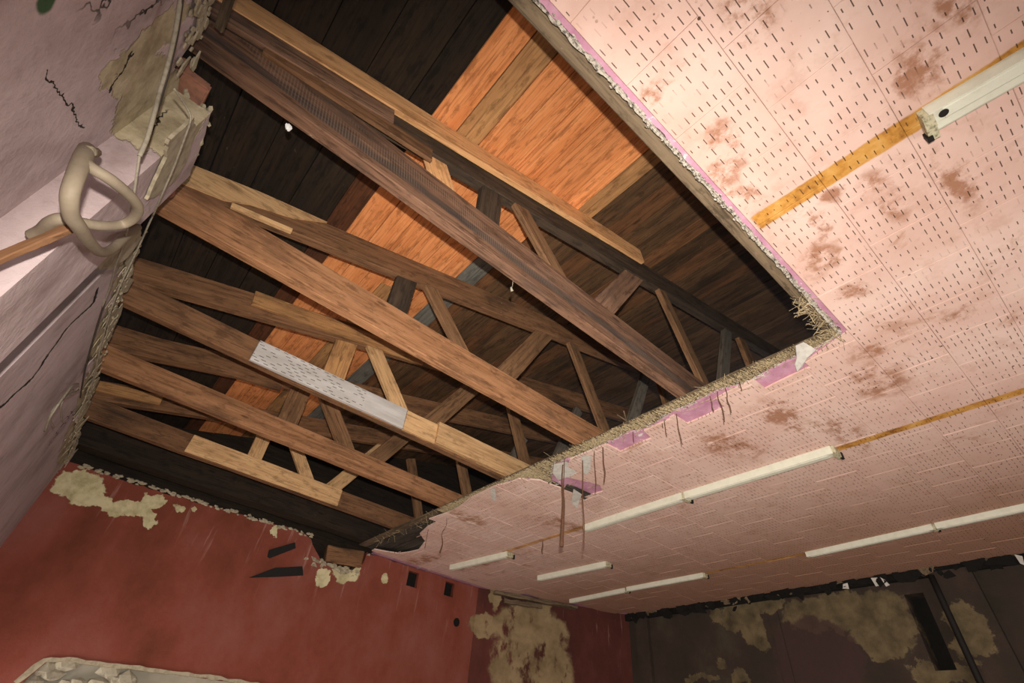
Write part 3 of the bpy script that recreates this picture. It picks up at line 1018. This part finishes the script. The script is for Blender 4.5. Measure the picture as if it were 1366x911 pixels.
o = bm_obj('plaster_crumbs', bm, M['white_plaster'], ceil)
o['kind'] = 'stuff'

# ------------------------------------------------------------------ roof deck: every board a part
def zr(x):
    return ZC + 2.55 + 0.27 * (x + 0.68)
roof = empty('roof', (0, 2, zr(0)), kind=ST)
ang = math.atan(0.27)
def board(x0, x1, y0, y1, mat):
    L = y1 - y0
    w = (x1 - x0) / math.cos(ang) - 0.006
    o = link('board', beam_mesh('board', L, w, 0.024, mat, 6, 0.0035, 0), roof)
    xm = (x0 + x1) / 2
    rot = Matrix.Rotation(math.pi / 2, 4, 'Z')
    tilt = Matrix.Rotation(-ang + random.uniform(-0.012, 0.012), 4, 'Y')
    m = Matrix.Translation((xm, (y0 + y1) / 2, zr(xm) + 0.012 + random.uniform(0, 0.005))) @ tilt @ rot
    o.matrix_basis = roof.matrix_basis.inverted() @ m
    return o
slab('roofing_felt', [(-1.6, -2.8), (8, -2.8), (8, 6.8), (-1.6, 6.8)], [], lambda p: Vector((p[0], p[1], zr(p[0]) + 0.045)) - roof.location, (0, 0, 0.02), M['soot'], roof)
E_ = [-1.5, -1.27, -1.03, -0.80, -0.58, -0.36, -0.13, 0.12]
for a, b in zip(E_, E_[1:]):
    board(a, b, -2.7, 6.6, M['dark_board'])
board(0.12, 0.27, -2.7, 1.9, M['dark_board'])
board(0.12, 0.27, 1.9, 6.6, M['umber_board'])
board(0.27, 0.44, -2.7, 6.6, M['orange_board'])
board(0.44, 0.60, -2.7, 1.62, M['stain_board'])
board(0.44, 0.60, 1.62, 6.6, M['orange_board'])
board(0.60, 0.74, -2.7, 6.6, M['orange_board'])
board(0.74, 0.90, -2.7, 2.9, M['orange_board'])
board(0.74, 0.90, 2.9, 6.6, M['stain_board'])
board(0.90, 1.06, -2.7, 6.6, M['orange_board'])
board(1.06, 1.20, -2.7, 6.6, M['orange_board'])
board(1.20, 1.385, -2.7, 1.95, M['orange_board'])
board(1.20, 1.385, 1.95, 6.6, M['grey_board'])
board(1.385, 1.50, -2.7, 1.42, M['orange_board'])
board(1.50, 1.645, -2.7, 1.42, M['stain_board'])
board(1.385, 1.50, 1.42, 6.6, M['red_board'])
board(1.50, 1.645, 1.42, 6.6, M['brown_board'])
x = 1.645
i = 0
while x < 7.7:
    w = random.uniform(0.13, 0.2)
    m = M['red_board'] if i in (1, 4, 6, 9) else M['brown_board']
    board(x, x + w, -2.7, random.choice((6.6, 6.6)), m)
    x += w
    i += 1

# ------------------------------------------------------------------ roof trusses
TRL = ['dark soot-streaked roof truss along the near edge of the ceiling opening',
       'nearest full roof truss with a bright peach board along its top chord',
       'reddish brown roof truss with a tan heel board by the broken brick pier',
       'roof truss whose bottom chord is part white limed, part new tan wood',
       'plain brown roof truss between the white limed chord and the two-tone last chord',
       'last roof truss before the red wall, brown chord with a tan board let in']
TY = [0.485, 1.486, 2.484, 3.489, 4.50, 5.53]
def ztop_low(x):
    return 2.24 + 0.27 * (x + 0.68)
def truss(i, webs, cm, tm, left=-1.0, cd=0.24, thick=0.07, slope=0.27):
    yb = TY[i]                       # far face of the bottom chord
    yc = yb - thick / 2
    t = empty('roof_truss', (left, yc, ZC + 2.07), TRL[i], 'roof truss', 'timber trusses above the opening')
    V = lambda x, z, dy=0.0: Vector((x, yc + dy, ZC + z))
    bar('bottom_chord', V(left, 2.07 + cd / 2), V(6.9, 2.07 + cd / 2), thick, cd, cm, t, 14, 0.004, 0.004)
    bar('top_chord', V(-1.05, ztop_low(-1.05) + 0.105), V(6.9, ztop_low(6.9) + 0.105), thick, 0.2, tm, t, 14, 0.004, 0.004)
    for x0, z0, x1, z1, w, m, dy in webs:
        bar('web', V(x0, z0, dy), V(x1, z1, dy), 0.045, w, m, t, 3, 0.003, 0.003, up=(0, 1, 0) if False else ((0.3, 0, 1) if abs(x1 - x0) > 0.03 else (1, 0, 0)))
    return t, V
B, G, K, N = M['web_brown'], M['web_grey'], M['chord_black'], M['new_wood']
t0, V0 = truss(0, [(.8, 2.72, .8, 2.2, .15, K, .05), (2.27, 3.1, 1.75, 2.2, .15, K, .05)], M['lath_wood'], K, cd=0.26, thick=0.092)
t1_, V1 = truss(1, [(.79, 2.72, .81, 2.2, .155, K, .0), (.94, 2.78, 1.48, 2.22, .105, B, -.01), (2.26, 3.12, 1.70, 2.2, .17, M['chord_dark'], .0),
                    (2.52, 3.2, 3.05, 2.22, .105, B, -.01), (3.74, 3.5, 3.16, 2.22, .12, G, .0), (3.98, 3.58, 4.22, 2.25, .15, B, .0)], M['chord_sawn'], M['chord_black'], cd=0.27)
bar('sister_board', V1(-0.95, 2.365, -.055), V1(2.27, 3.285, -.055), 0.035, 0.15, M['peach_wood'], t1_, 8, 0.003, 0.003)
bar('sister_board', V1(-0.9, 2.25, -.052), V1(0.10, 2.52, -.052), 0.03, 0.12, M['chord_dark'], t1_, 4, 0.003, 0.003)
bar('sister_board', V1(-0.5, 2.31, -.046), V1(0.36, 2.47, -.046), 0.024, 0.10, M['chord_umber'], t1_, 4, 0.003, 0.003)
bar('web', V1(0.295, 2.72, 0), V1(0.58, 2.21, 0), 0.03, 0.14, M['peach_wood'], t1_, 2, 0.003, 0.003, up=(0.3, 0, 1))
t2, V2 = truss(2, [(.79, 2.72, .79, 2.2, .155, K, .0), (.92, 2.76, 1.43, 2.22, .10, B, -.01), (2.22, 3.1, 1.72, 2.2, .17, B, .0),
                   (2.49, 3.18, 3.03, 2.22, .11, B, -.01), (3.74, 3.45, 3.2, 2.22, .12, G, .0), (3.98, 3.55, 4.3, 2.22, .12, B, .0)], M['chord_brown'], M['chord_umber'], cd=0.245)
hq = [on_y(*q, 2.40) for q in ((437, 296), (350, 257), (253, 218))]
hq = [(q.x, q.z + ZC) for q in hq] + [(-0.95, 3.91), (-0.95, 3.76)] + [(q.x, q.z + ZC) for q in [on_y(*q, 2.40) for q in ((236.5, 241), (300, 266), (335, 272), (392, 290))]]
hb = slab('heel_board', hq, [], lambda p: Vector((p[0], 2.40, p[1])) - t2.location, (0, 0.028, 0), M['new_wood'], t2)
for v in hb.data.vertices:
    v.co -= Vector((0, 2.41, 3.8)) - t2.location
hb.location = Vector((0, 2.41, 3.8)) - t2.location
bar('heel_board', V2(-0.36, 2.335, -.045), V2(-0.02, 2.41, -.045), 0.03, 0.03, M['new_wood'], t2, 3, 0.002, 0.002)
t3, V3 = truss(3, [(.79, 2.72, .80, 2.2, .185, M['stain_board'], .0), (.98, 2.76, 1.45, 2.22, .13, N, -.03), (2.2, 3.0, 1.70, 2.2, .16, B, .0),
                   (2.62, 3.0, 2.97, 2.2, .12, B, .0), (3.7, 3.4, 3.2, 2.22, .12, G, .0)], M['chord_umber'], M['chord_umber'], cd=0.19)
bar('limed_board', V3(0.19, 2.155, -.05), V3(1.48, 2.175, -.05), 0.03, 0.185, M['limed'], t3, 6, 0.002, 0.003)
bar('limed_board', V3(1.482, 2.17, -.05), V3(1.81, 2.175, -.05), 0.03, 0.185, M['new_wood'], t3, 3, 0.002, 0.003)
bar('new_board', V3(1.80, 2.185, -.065), V3(3.3, 2.20, -.065), 0.05, 0.21, M['new_wood'], t3, 6, 0.003, 0.003)
bar('sister_board', V3(0.0, 2.57, -.05), V3(1.5, 2.86, -.05), 0.03, 0.13, M['stain_board'], t3, 5, 0.003, 0.003)
t4, V4 = truss(4, [(.79, 2.72, .80, 2.2, .19, B, .0), (1.0, 2.74, 1.45, 2.22, .15, B, .0), (2.2, 3.0, 1.70, 2.2, .16, B, .0), (2.62, 3.0, 2.97, 2.2, .12, B, .0), (3.7, 3.4, 3.2, 2.22, .12, G, .0)], M['chord_brown'], M['chord_umber'], cd=0.2)
bar('sister_board', V4(-0.95, 2.33, -.05), V4(0.6, 2.59, -.05), 0.03, 0.16, M['chord_umber'], t4, 5, 0.003, 0.003)
t5, V5 = truss(5, [(.82, 2.62, .83, 2.2, .15, N, .0), (1.15, 2.6, 1.47, 2.22, .13, N, .0), (2.2, 3.0, 1.70, 2.2, .16, N, .0), (2.62, 3.0, 2.97, 2.2, .12, B, .0)], M['chord_umber'], M['chord_umber'], cd=0.2)
bar('let_in_board', V5(0.21, 2.17, -.045), V5(1.85, 2.17, -.045), 0.025, 0.185, M['new_wood'], t5, 6, 0.002, 0.003)
bar('heel_board', V5(-0.95, 2.33, -.05), V5(-0.2, 2.46, -.05), 0.03, 0.1, M['stain_board'], t5, 3, 0.003, 0.003)
wp = bar('wall_beam', (-1.0, 6.25, ZC + 2.19), (4.4, 6.25, ZC + 2.19), 0.2, 0.24, M['dark_board'], None, 12, 0.008, 0.006)
tag(wp, 'blackened timber beam lying above the ragged top of the red wall', 'beam')
bl = bar('beam_stub', (2.25, 6.48, ZC + 1.86), (2.72, 6.42, ZC + 1.9), 0.12, 0.2, M['chord_umber'], None, 3, 0.01, 0.01)
tag(bl, 'brown broken beam end bedded in the notch of the red wall', 'beam')

# ------------------------------------------------------------------ fluorescent fittings (bare channels, no tubes)
def fixture(pa, pb, label, w=0.1, h=0.055, ends=(True, True)):
    a, b = on_z(*pa, CE - 0.01), on_z(*pb, CE - 0.01)
    a = Vector((a.x, a.y, ZC + CE))
    b = Vector((b.x, b.y, ZC + CE))
    t = empty('ceiling_light', (a + b) / 2, label, 'light fitting', 'bare fluorescent channels on the pink ceiling')
    d = (b - a).normalized()
    s = Vector((d.y, -d.x, 0))
    if s.x < 0:
        s = -s
    base = (a + b) / 2
    prof = [(-w / 2, 0), (-w / 2, -h * .25), (-w * .45, -h), (w * .02, -h), (w * .05, -h * .62), (w * .42, -h * .62), (w / 2, -h * .55), (w / 2, 0)]
    def ext(name, pr, p0, p1, mat):
        v = []
        for e in (p0, p1):
            v += [e - base + s * x + Vector((0, 0, z)) for x, z in pr]
        n = len(pr)
        bm = bmesh.new()
        vs = [bm.verts.new(q) for q in v]
        for i in range(n):
            bm.faces.new((vs[i], vs[(i + 1) % n], vs[n + (i + 1) % n], vs[n + i]))
        bm.faces.new(vs[:n])
        bm.faces.new(vs[n:])
        return bm_obj(name, bm, mat, t)
    ext('channel', prof, a, b, M['enamel'])
    lid = [(-w * .40, -h - .001), (-w * .36, -h - .005), (-w * .02, -h - .005), (w * .01, -h - .001)]
    ext('cover_strip', lid, a + d * .04, b - d * .04, M['enamel'])
    for k, (e, sg) in enumerate(((a, 1), (b, -1))):
        if ends[k]:
            pr = [(-w * .46, -.004), (-w * .40, -h * 1.05), (w * .1, -h * 1.12), (w * .12, -h * .95), (w * .62, -h * .95), (w * .62, -.012), (w * .3, -.004)]
            ext('lamp_holder', pr, e - d * sg * .022, e + d * sg * .012, M['enamel_dirty'])
            pr = [(w * .66, -h * .3), (w * .66, -h * 1.1), (w * .86, -h * 1.1), (w * .86, -h * .3)]
            ext('end_clip', [(x - .03, z) for x, z in pr], e - d * sg * .03, e - d * sg * .01, M['iron'])
    return t
ft = fixture((1237, 160), (1500, 8), 'nearest grey-white light channel at the end of the ochre strip', 0.115, 0.05, (True, False))
# knock-out hole with its torn tongue on the nearest fitting
p = on_z(1258, 150, CE - .052)
bm = bmesh.new()
g = bmesh.ops.create_circle(bm, cap_ends=True, segments=16, radius=0.016)
o = bm_obj('knockout_hole', bm, M['iron'], ft)
o.location = Vector((p.x, p.y, ZC + CE - 0.0575)) - ft.location
fixture((783, 703.5), (914, 661), 'left one of the two joined white channels below the lilac patches', 0.12, 0.06, (False, True))
fixture((917, 660.5), (1112, 600), 'longer white channel of the joined pair, right half with the grey lower face', 0.12, 0.06, (False, True))
fixture((604, 756), (680, 738), 'short dull channel nearest the corner of the opening and the red wall', 0.11, 0.06, (False, True))
fixture((720, 770), (811, 751), 'short channel standing alone between the two long rows', 0.10, 0.06, (False, True))
fixture((838, 785), (940, 766), 'short bright channel at the near end of the row along the dark wall', 0.085, 0.05, (False, True))
fixture((762, 801), (836, 786), 'dim grey channel closest to the red wall, before the short bright one', 0.085, 0.05, (False, True))
fixture((1077, 739), (1245, 702), 'long channel in the middle of the row along the dark wall', 0.085, 0.05, (False, True))
fixture((1249, 701), (1420, 664), 'long channel at the far right end of the row along the dark wall', 0.085, 0.05, (False, True))

# ------------------------------------------------------------------ conduit, cables and stick on the left wall
def LX(px, py, x):
    return W(on_x(px, py, x))
cd = empty('conduit', LX(113, 206, -0.5), 'thick dusty conduit looped on itself against the mauve pier', 'conduit')
def child_tube(name, pts, r, mat, par, **kw):
    o = tube(name, [p - par.location for p in pts], r, mat, par, **kw)
    return o
child_tube('pipe', [LX(*q) for q in ((116, 200, -.54), (112, 208, -.50), (101, 235, -.46), (93, 262, -.44), (95, 287, -.43), (106, 304, -.42), (120, 324, -.42), (134, 336, -.43), (148, 333, -.45), (165, 318, -.47), (184, 303, -.5))],
           [0.021, 0.021, 0.0195, 0.019, 0.018, 0.017, 0.016, 0.016, 0.015, 0.015, 0.014], M['conduit'], cd, sides=12)
child_tube('pipe_loop', [LX(*q) for q in ((114, 214, -.49), (122, 224, -.46), (148, 240, -.42), (174, 262, -.39), (184, 278, -.38), (177, 292, -.39), (160, 300, -.41), (133, 301, -.43), (104, 296, -.46), (83, 292, -.48), (68, 297, -.50), (57, 307, -.52), (43, 314, -.54))],
           [0.014, 0.0145, 0.0145, 0.0145, 0.0145, 0.0145, 0.014, 0.014, 0.014, 0.016, 0.018, 0.018, 0.017], M['conduit'], cd, sides=12)
child_tube('clip', [LX(*q) for q in ((112, 199, -.56), (120, 202, -.50), (128, 203, -.55))], 0.014, M['conduit'], cd)
sk = bar('stick', LX(-14, 349, -0.52), LX(105, 299, -0.45), 0.018, 0.03, M['chord_umber'], None, 5, 0.003, 0.003)
tag(sk, 'thin tan wooden batten lying against the pier under the conduit', 'stick')
def cable(name, pts, r, mat, label, **kw):
    o = tube(name, [LX(*q) for q in pts], r, mat, **kw)
    tag(o, label, 'cable', 'loose cables on the left wall')
    return o
cable('cable', [(243, -30, -.60), (240, 0, -.60), (234, 40, -.58), (224, 85, -.57), (213, 122, -.55), (206, 150, -.52), (196, 185, -.49), (186, 208, -.475)], 0.007, M['cable'], 'long pale cable running down from the top over the bare yellow plaster')
cable('cable', [(247, -30, -.60), (242, 5, -.595), (236, 45, -.58), (226, 90, -.57), (216, 125, -.55), (208, 152, -.52)], 0.006, M['dark_cable'], 'dirty dark cable running beside the long pale cable', smooth_n=4)
cable('cable', [(186, 208, -.475), (182, 235, -.46), (178, 262, -.45), (171, 300, -.46), (163, 330, -.48), (154, 355, -.52), (146, 385, -.56), (136, 410, -.58)], 0.004, M['cable'], 'thin white cord hanging behind the conduit loop')
cable('cable', [(232, 118, -.50), (250, 145, -.47), (254, 160, -.45), (246, 185, -.45), (231, 225, -.46), (215, 262, -.47), (204, 288, -.50)], 0.0035, M['cable'], 'thin pale wire bent over the broken bricks of the pier')
cable('cable', [(214, 265, -.56), (198, 300, -.57), (180, 340, -.575), (163, 375, -.58), (152, 402, -.585), (140, 440, -.59), (128, 490, -.59), (117, 540, -.59)], 0.0045, M['cable'], 'taut pale wire along the bottom edge of the roof opening')
cable('cable', [(140, 402, -.58), (128, 440, -.585), (118, 475, -.585), (112, 500, -.585), (107, 530, -.585)], 0.005, M['dark_cable'], 'black cable sunk in the crumbling plaster strip')
cable('cable', [(60, 575, -.55), (66, 558, -.54), (76, 542, -.54), (86, 528, -.55), (97, 514, -.57), (104, 512, -.59)], 0.006, M['cable'], 'stiff pale cable end bent out of the plaster strip near the red wall')
cable('cable', [(72, 570, -.55), (67, 560, -.55), (70, 548, -.55), (80, 536, -.56), (92, 527, -.57), (105, 520, -.59)], 0.005, M['cable'], 'hooked cable end curling below the stiff cable by the red wall')
cable('cable', [(83, 562, -.57), (81, 545, -.56), (85, 532, -.57), (98, 520, -.59)], 0.005, M['cable'], 'short straight cable end beside the hooked cable')

# ------------------------------------------------------------------ things on the red and dark walls
def strap(px, label):
    q = [on_y(*p, 6.365) for p in px]
    o = slab('iron_strap', [(p.x, p.z + ZC) for p in q], [], lambda p: Vector((p[0], 6.375, p[1])), (0, 0.025, 0), M['iron'])
    tag(o, label, 'bracket')
strap([(358, 742), (360, 733), (394, 723), (395, 731), (361, 744)], 'upper short black strap sticking out of the red wall near its ragged top')
strap([(333, 770), (367, 757), (404, 755), (405, 767), (368, 769)], 'lower longer black strap sticking out of the red wall')
def flap(name, pxs, x, label, cat='paper scrap', mat=None, planez=None):
    pts = [W(on_x(*q, x)) if planez is None else W(on_z(*q, planez)) for q in pxs]
    c = sum(pts, Vector()) / len(pts)
    bm = bmesh.new()
    vs = [bm.verts.new(p - c + Vector((random.uniform(-.012, .012), random.uniform(-.012, .012), random.uniform(-.01, .01)))) for p in pts]
    f = bm.faces.new(vs)
    r = bmesh.ops.inset_individual(bm, faces=[f], thickness=0.012, depth=0.008)
    g = bmesh.ops.extrude_face_region(bm, geom=bm.faces[:])
    for v in g['geom']:
        if isinstance(v, bmesh.types.BMVert):
            v.co += Vector((0.003, 0.003, 0.004))
    o = bm_obj(name, bm, mat or M['paper'], None, c)
    tag(o, label, cat)
    return o
flap('paper_scrap', [(1163, 771), (1174, 770), (1178, 781), (1168, 783)], 6.85, 'pale torn scrap hanging at the top of the dark wall')
flap('paper_scrap', [(1176, 770), (1182, 773), (1187, 781), (1181, 782)], 6.85, 'narrow pale scrap splayed beside the larger torn scrap')
flap('paper_scrap', [(1354, 738), (1364, 741), (1368, 754), (1360, 752)], 6.85, 'dim scrap hanging at the dark wall far from the corner')
flap('paper_scrap', [(1124, 779), (1132, 777), (1131, 785), (1125, 786)], 6.85, 'tiny dull scrap hanging left of the paired pale scraps')
flap('tile_fragment', [(1064, 478), (1064, 462), (1075, 458), (1086, 467), (1080, 476), (1070, 487), (1062, 495), (1060, 487)], None, 'crumpled grey tile fragment caught at the corner of the opening', 'debris', planez=CE - 0.012)
flap('tile_fragment', [(777, 610), (786, 607), (788, 627), (782, 633), (779, 632)], None, 'white curled tile fragment hanging over the lilac patch', 'debris', planez=CE - 0.03)
flap('tile_fragment', [(764, 653), (776, 660), (774, 668), (769, 677), (763, 672)], None, 'pale pink tile fragment drooping below the torn reeds', 'debris', planez=CE - 0.03)
flap('tile_fragment', [(739, 619), (757, 615), (768, 624), (776, 631), (756, 635), (742, 640), (737, 630)], None, 'white plaster fragment clinging above the lilac flap at the torn reeds', 'debris', planez=CE + 0.004)
flap('tile_fragment', [(755, 647), (768, 651), (792, 661), (780, 666), (766, 659), (752, 652)], None, 'grey broken sliver under the lilac flap at the torn reeds', 'debris', mat=M['grime_lath'], planez=CE - 0.002)  # raised grey piece put in place of a dark hole
flap('paper_scrap', [(654, 652), (661, 650), (662, 668), (655, 667)], None, 'small white scrap stuck to the torn edge between chords', planez=CE - 0.02)
flap('plaster_strip', [(487, 757), (490, 740), (493, 738), (492, 752), (488, 760)], None, 'white plaster tongue hanging at the corner of the red wall notch', 'debris', planez=CE - 0.03)
pipe = tube('downpipe', [(6.865, 1.34, 3.42), (6.865, 1.34, 1.5), (6.865, 1.34, 0.2)], 0.03, M['iron'])  # dark round bar along the edge of the pier
tag(pipe, 'dark pipe running down the sooty right wall', 'pipe')

# ------------------------------------------------------------------ wires and stalks hanging from the torn edge
def hang(top, bot, r, label, group=None, sway=None, mat=None):
    p = on_z(*top, CE + 0.02)
    # straight down: find the depth at which the lower end lies
    lo, hi = 0.0, 1.5
    for _ in range(40):
        mid = (lo + hi) / 2
        if proj((p.x, p.y, p.z - mid))[1] < bot[1]:
            lo = mid
        else:
            hi = mid
    L = lo
    sway = min(0.006, L * 0.025) if sway is None else sway
    pts = [W(p)]
    for k in range(1, 5):
        pts.append(W(p) + Vector((random.uniform(-sway, sway), random.uniform(-sway, sway), -L * k / 4)))
    o = tube('hanging_wire', pts, r, mat or M['rust'], sides=5, smooth_n=3)
    tag(o, label, 'wire', group)
    return o
hang((751, 617), (747, 729), [0.005, 0.006, 0.013, 0.015, 0.017], 'thickest dangling strip, rough brown, hanging longest beside a thin wire', sway=0.012)
hang((753, 612), (754, 690), 0.0035, 'thin wire hanging right against the thick brown strip')
hang((777, 607), (783, 735), 0.0045, 'longest thin straight wire, reaching down past the white channel end')
hang((793, 599), (789, 657), 0.0035, 'thin slanting wire in front of the lilac flap')
hang((804, 594), (806, 643), 0.0055, 'stubby brown wire hanging over plain pink tiles')
sg = 'short wires dangling from the torn ceiling edge'
for a, b, lab in (((886, 560), (892, 582), 'short brown wire left of the middle lilac patch'), ((902, 552), (910, 593), 'longer brown wire at the pointed left corner of the middle lilac patch'),
                  ((947, 528), (945.5, 549), 'short leaning wire across the middle lilac patch'), ((957, 522), (958.5, 563), 'rusty wire at the right tip of the middle lilac patch'),
                  ((967, 517), (970, 551), 'brown wire just right of the middle lilac patch'), ((986, 509), (987, 521), 'tiny wire end between the middle and upper lilac patches'),
                  ((883, 562), (884, 571), 'tiny wire end beside the short wire left of the middle lilac patch'), ((844, 576), (843, 590), 'short thick wire in front of the lower lilac patch'),
                  ((572, 704), (573, 731), 'thin wire near the grimy bare laths by the red wall')):
    hang(a, b, 0.0034, lab, sg)
hang((596, 688), (592, 738), [0.003, 0.003, 0.003, 0.006, 0.009], 'frayed brown stalk hanging before the pink tiles near the red wall', sway=0.02)
hang((724, 719), (722, 739), [0.003, 0.005, 0.008, 0.01, 0.004], 'dark ragged fibre hanging in front of the strip between two channels')
# stalks that stick up out of the edge into the roof space
for k, (pa, pb, lab) in enumerate((((795, 604), (763, 606), 'pale splinter poking out of the torn edge below the third chord'), ((838, 573), (832, 548), 'pale splinter poking up from the torn edge beside a grey post'), ((845, 570), (823, 553), 'longer bent splinter lying across the torn reed edge'))):
    a = W(on_z(*pa, CE + .05))
    b = W(on_z(*pb, CE + .09))
    o = tube('splinter', [a, (a + b) / 2 + Vector((0, 0, .01)), b], [0.006, 0.007, 0.004], M['lath_wood'], sides=5, smooth_n=3)
    tag(o, lab, 'splinter')

# ------------------------------------------------------------------ small things in the roof space
bm = bmesh.new()
for i in range(16):
    lump(bm, (random.gauss(0, .006), random.gauss(0, .004), random.gauss(0, .006)), random.uniform(0.005, 0.009), (1, 1, 1), 0.5)
c = W(on_z(386, 170, 2.066))
o = bm_obj('cocoon', bm, M['cocoon'], None, c)
tag(o, 'tuft of white cobweb and cocoons on the lower edge of the nearest chord', 'cobweb')
c = W(on_z(684, 376, 2.06))
o = tube('twine', [c + Vector((0, 0, .02)), c + Vector((.004, .004, -.03)), c + Vector((-.006, 0, -.055)), c + Vector((.004, 0, -.075))], [0.0015, 0.002, 0.006, 0.009], M['cable'], sides=6, smooth_n=3)
tag(o, 'knotted scrap of twine hanging under the nearest chord', 'twine')
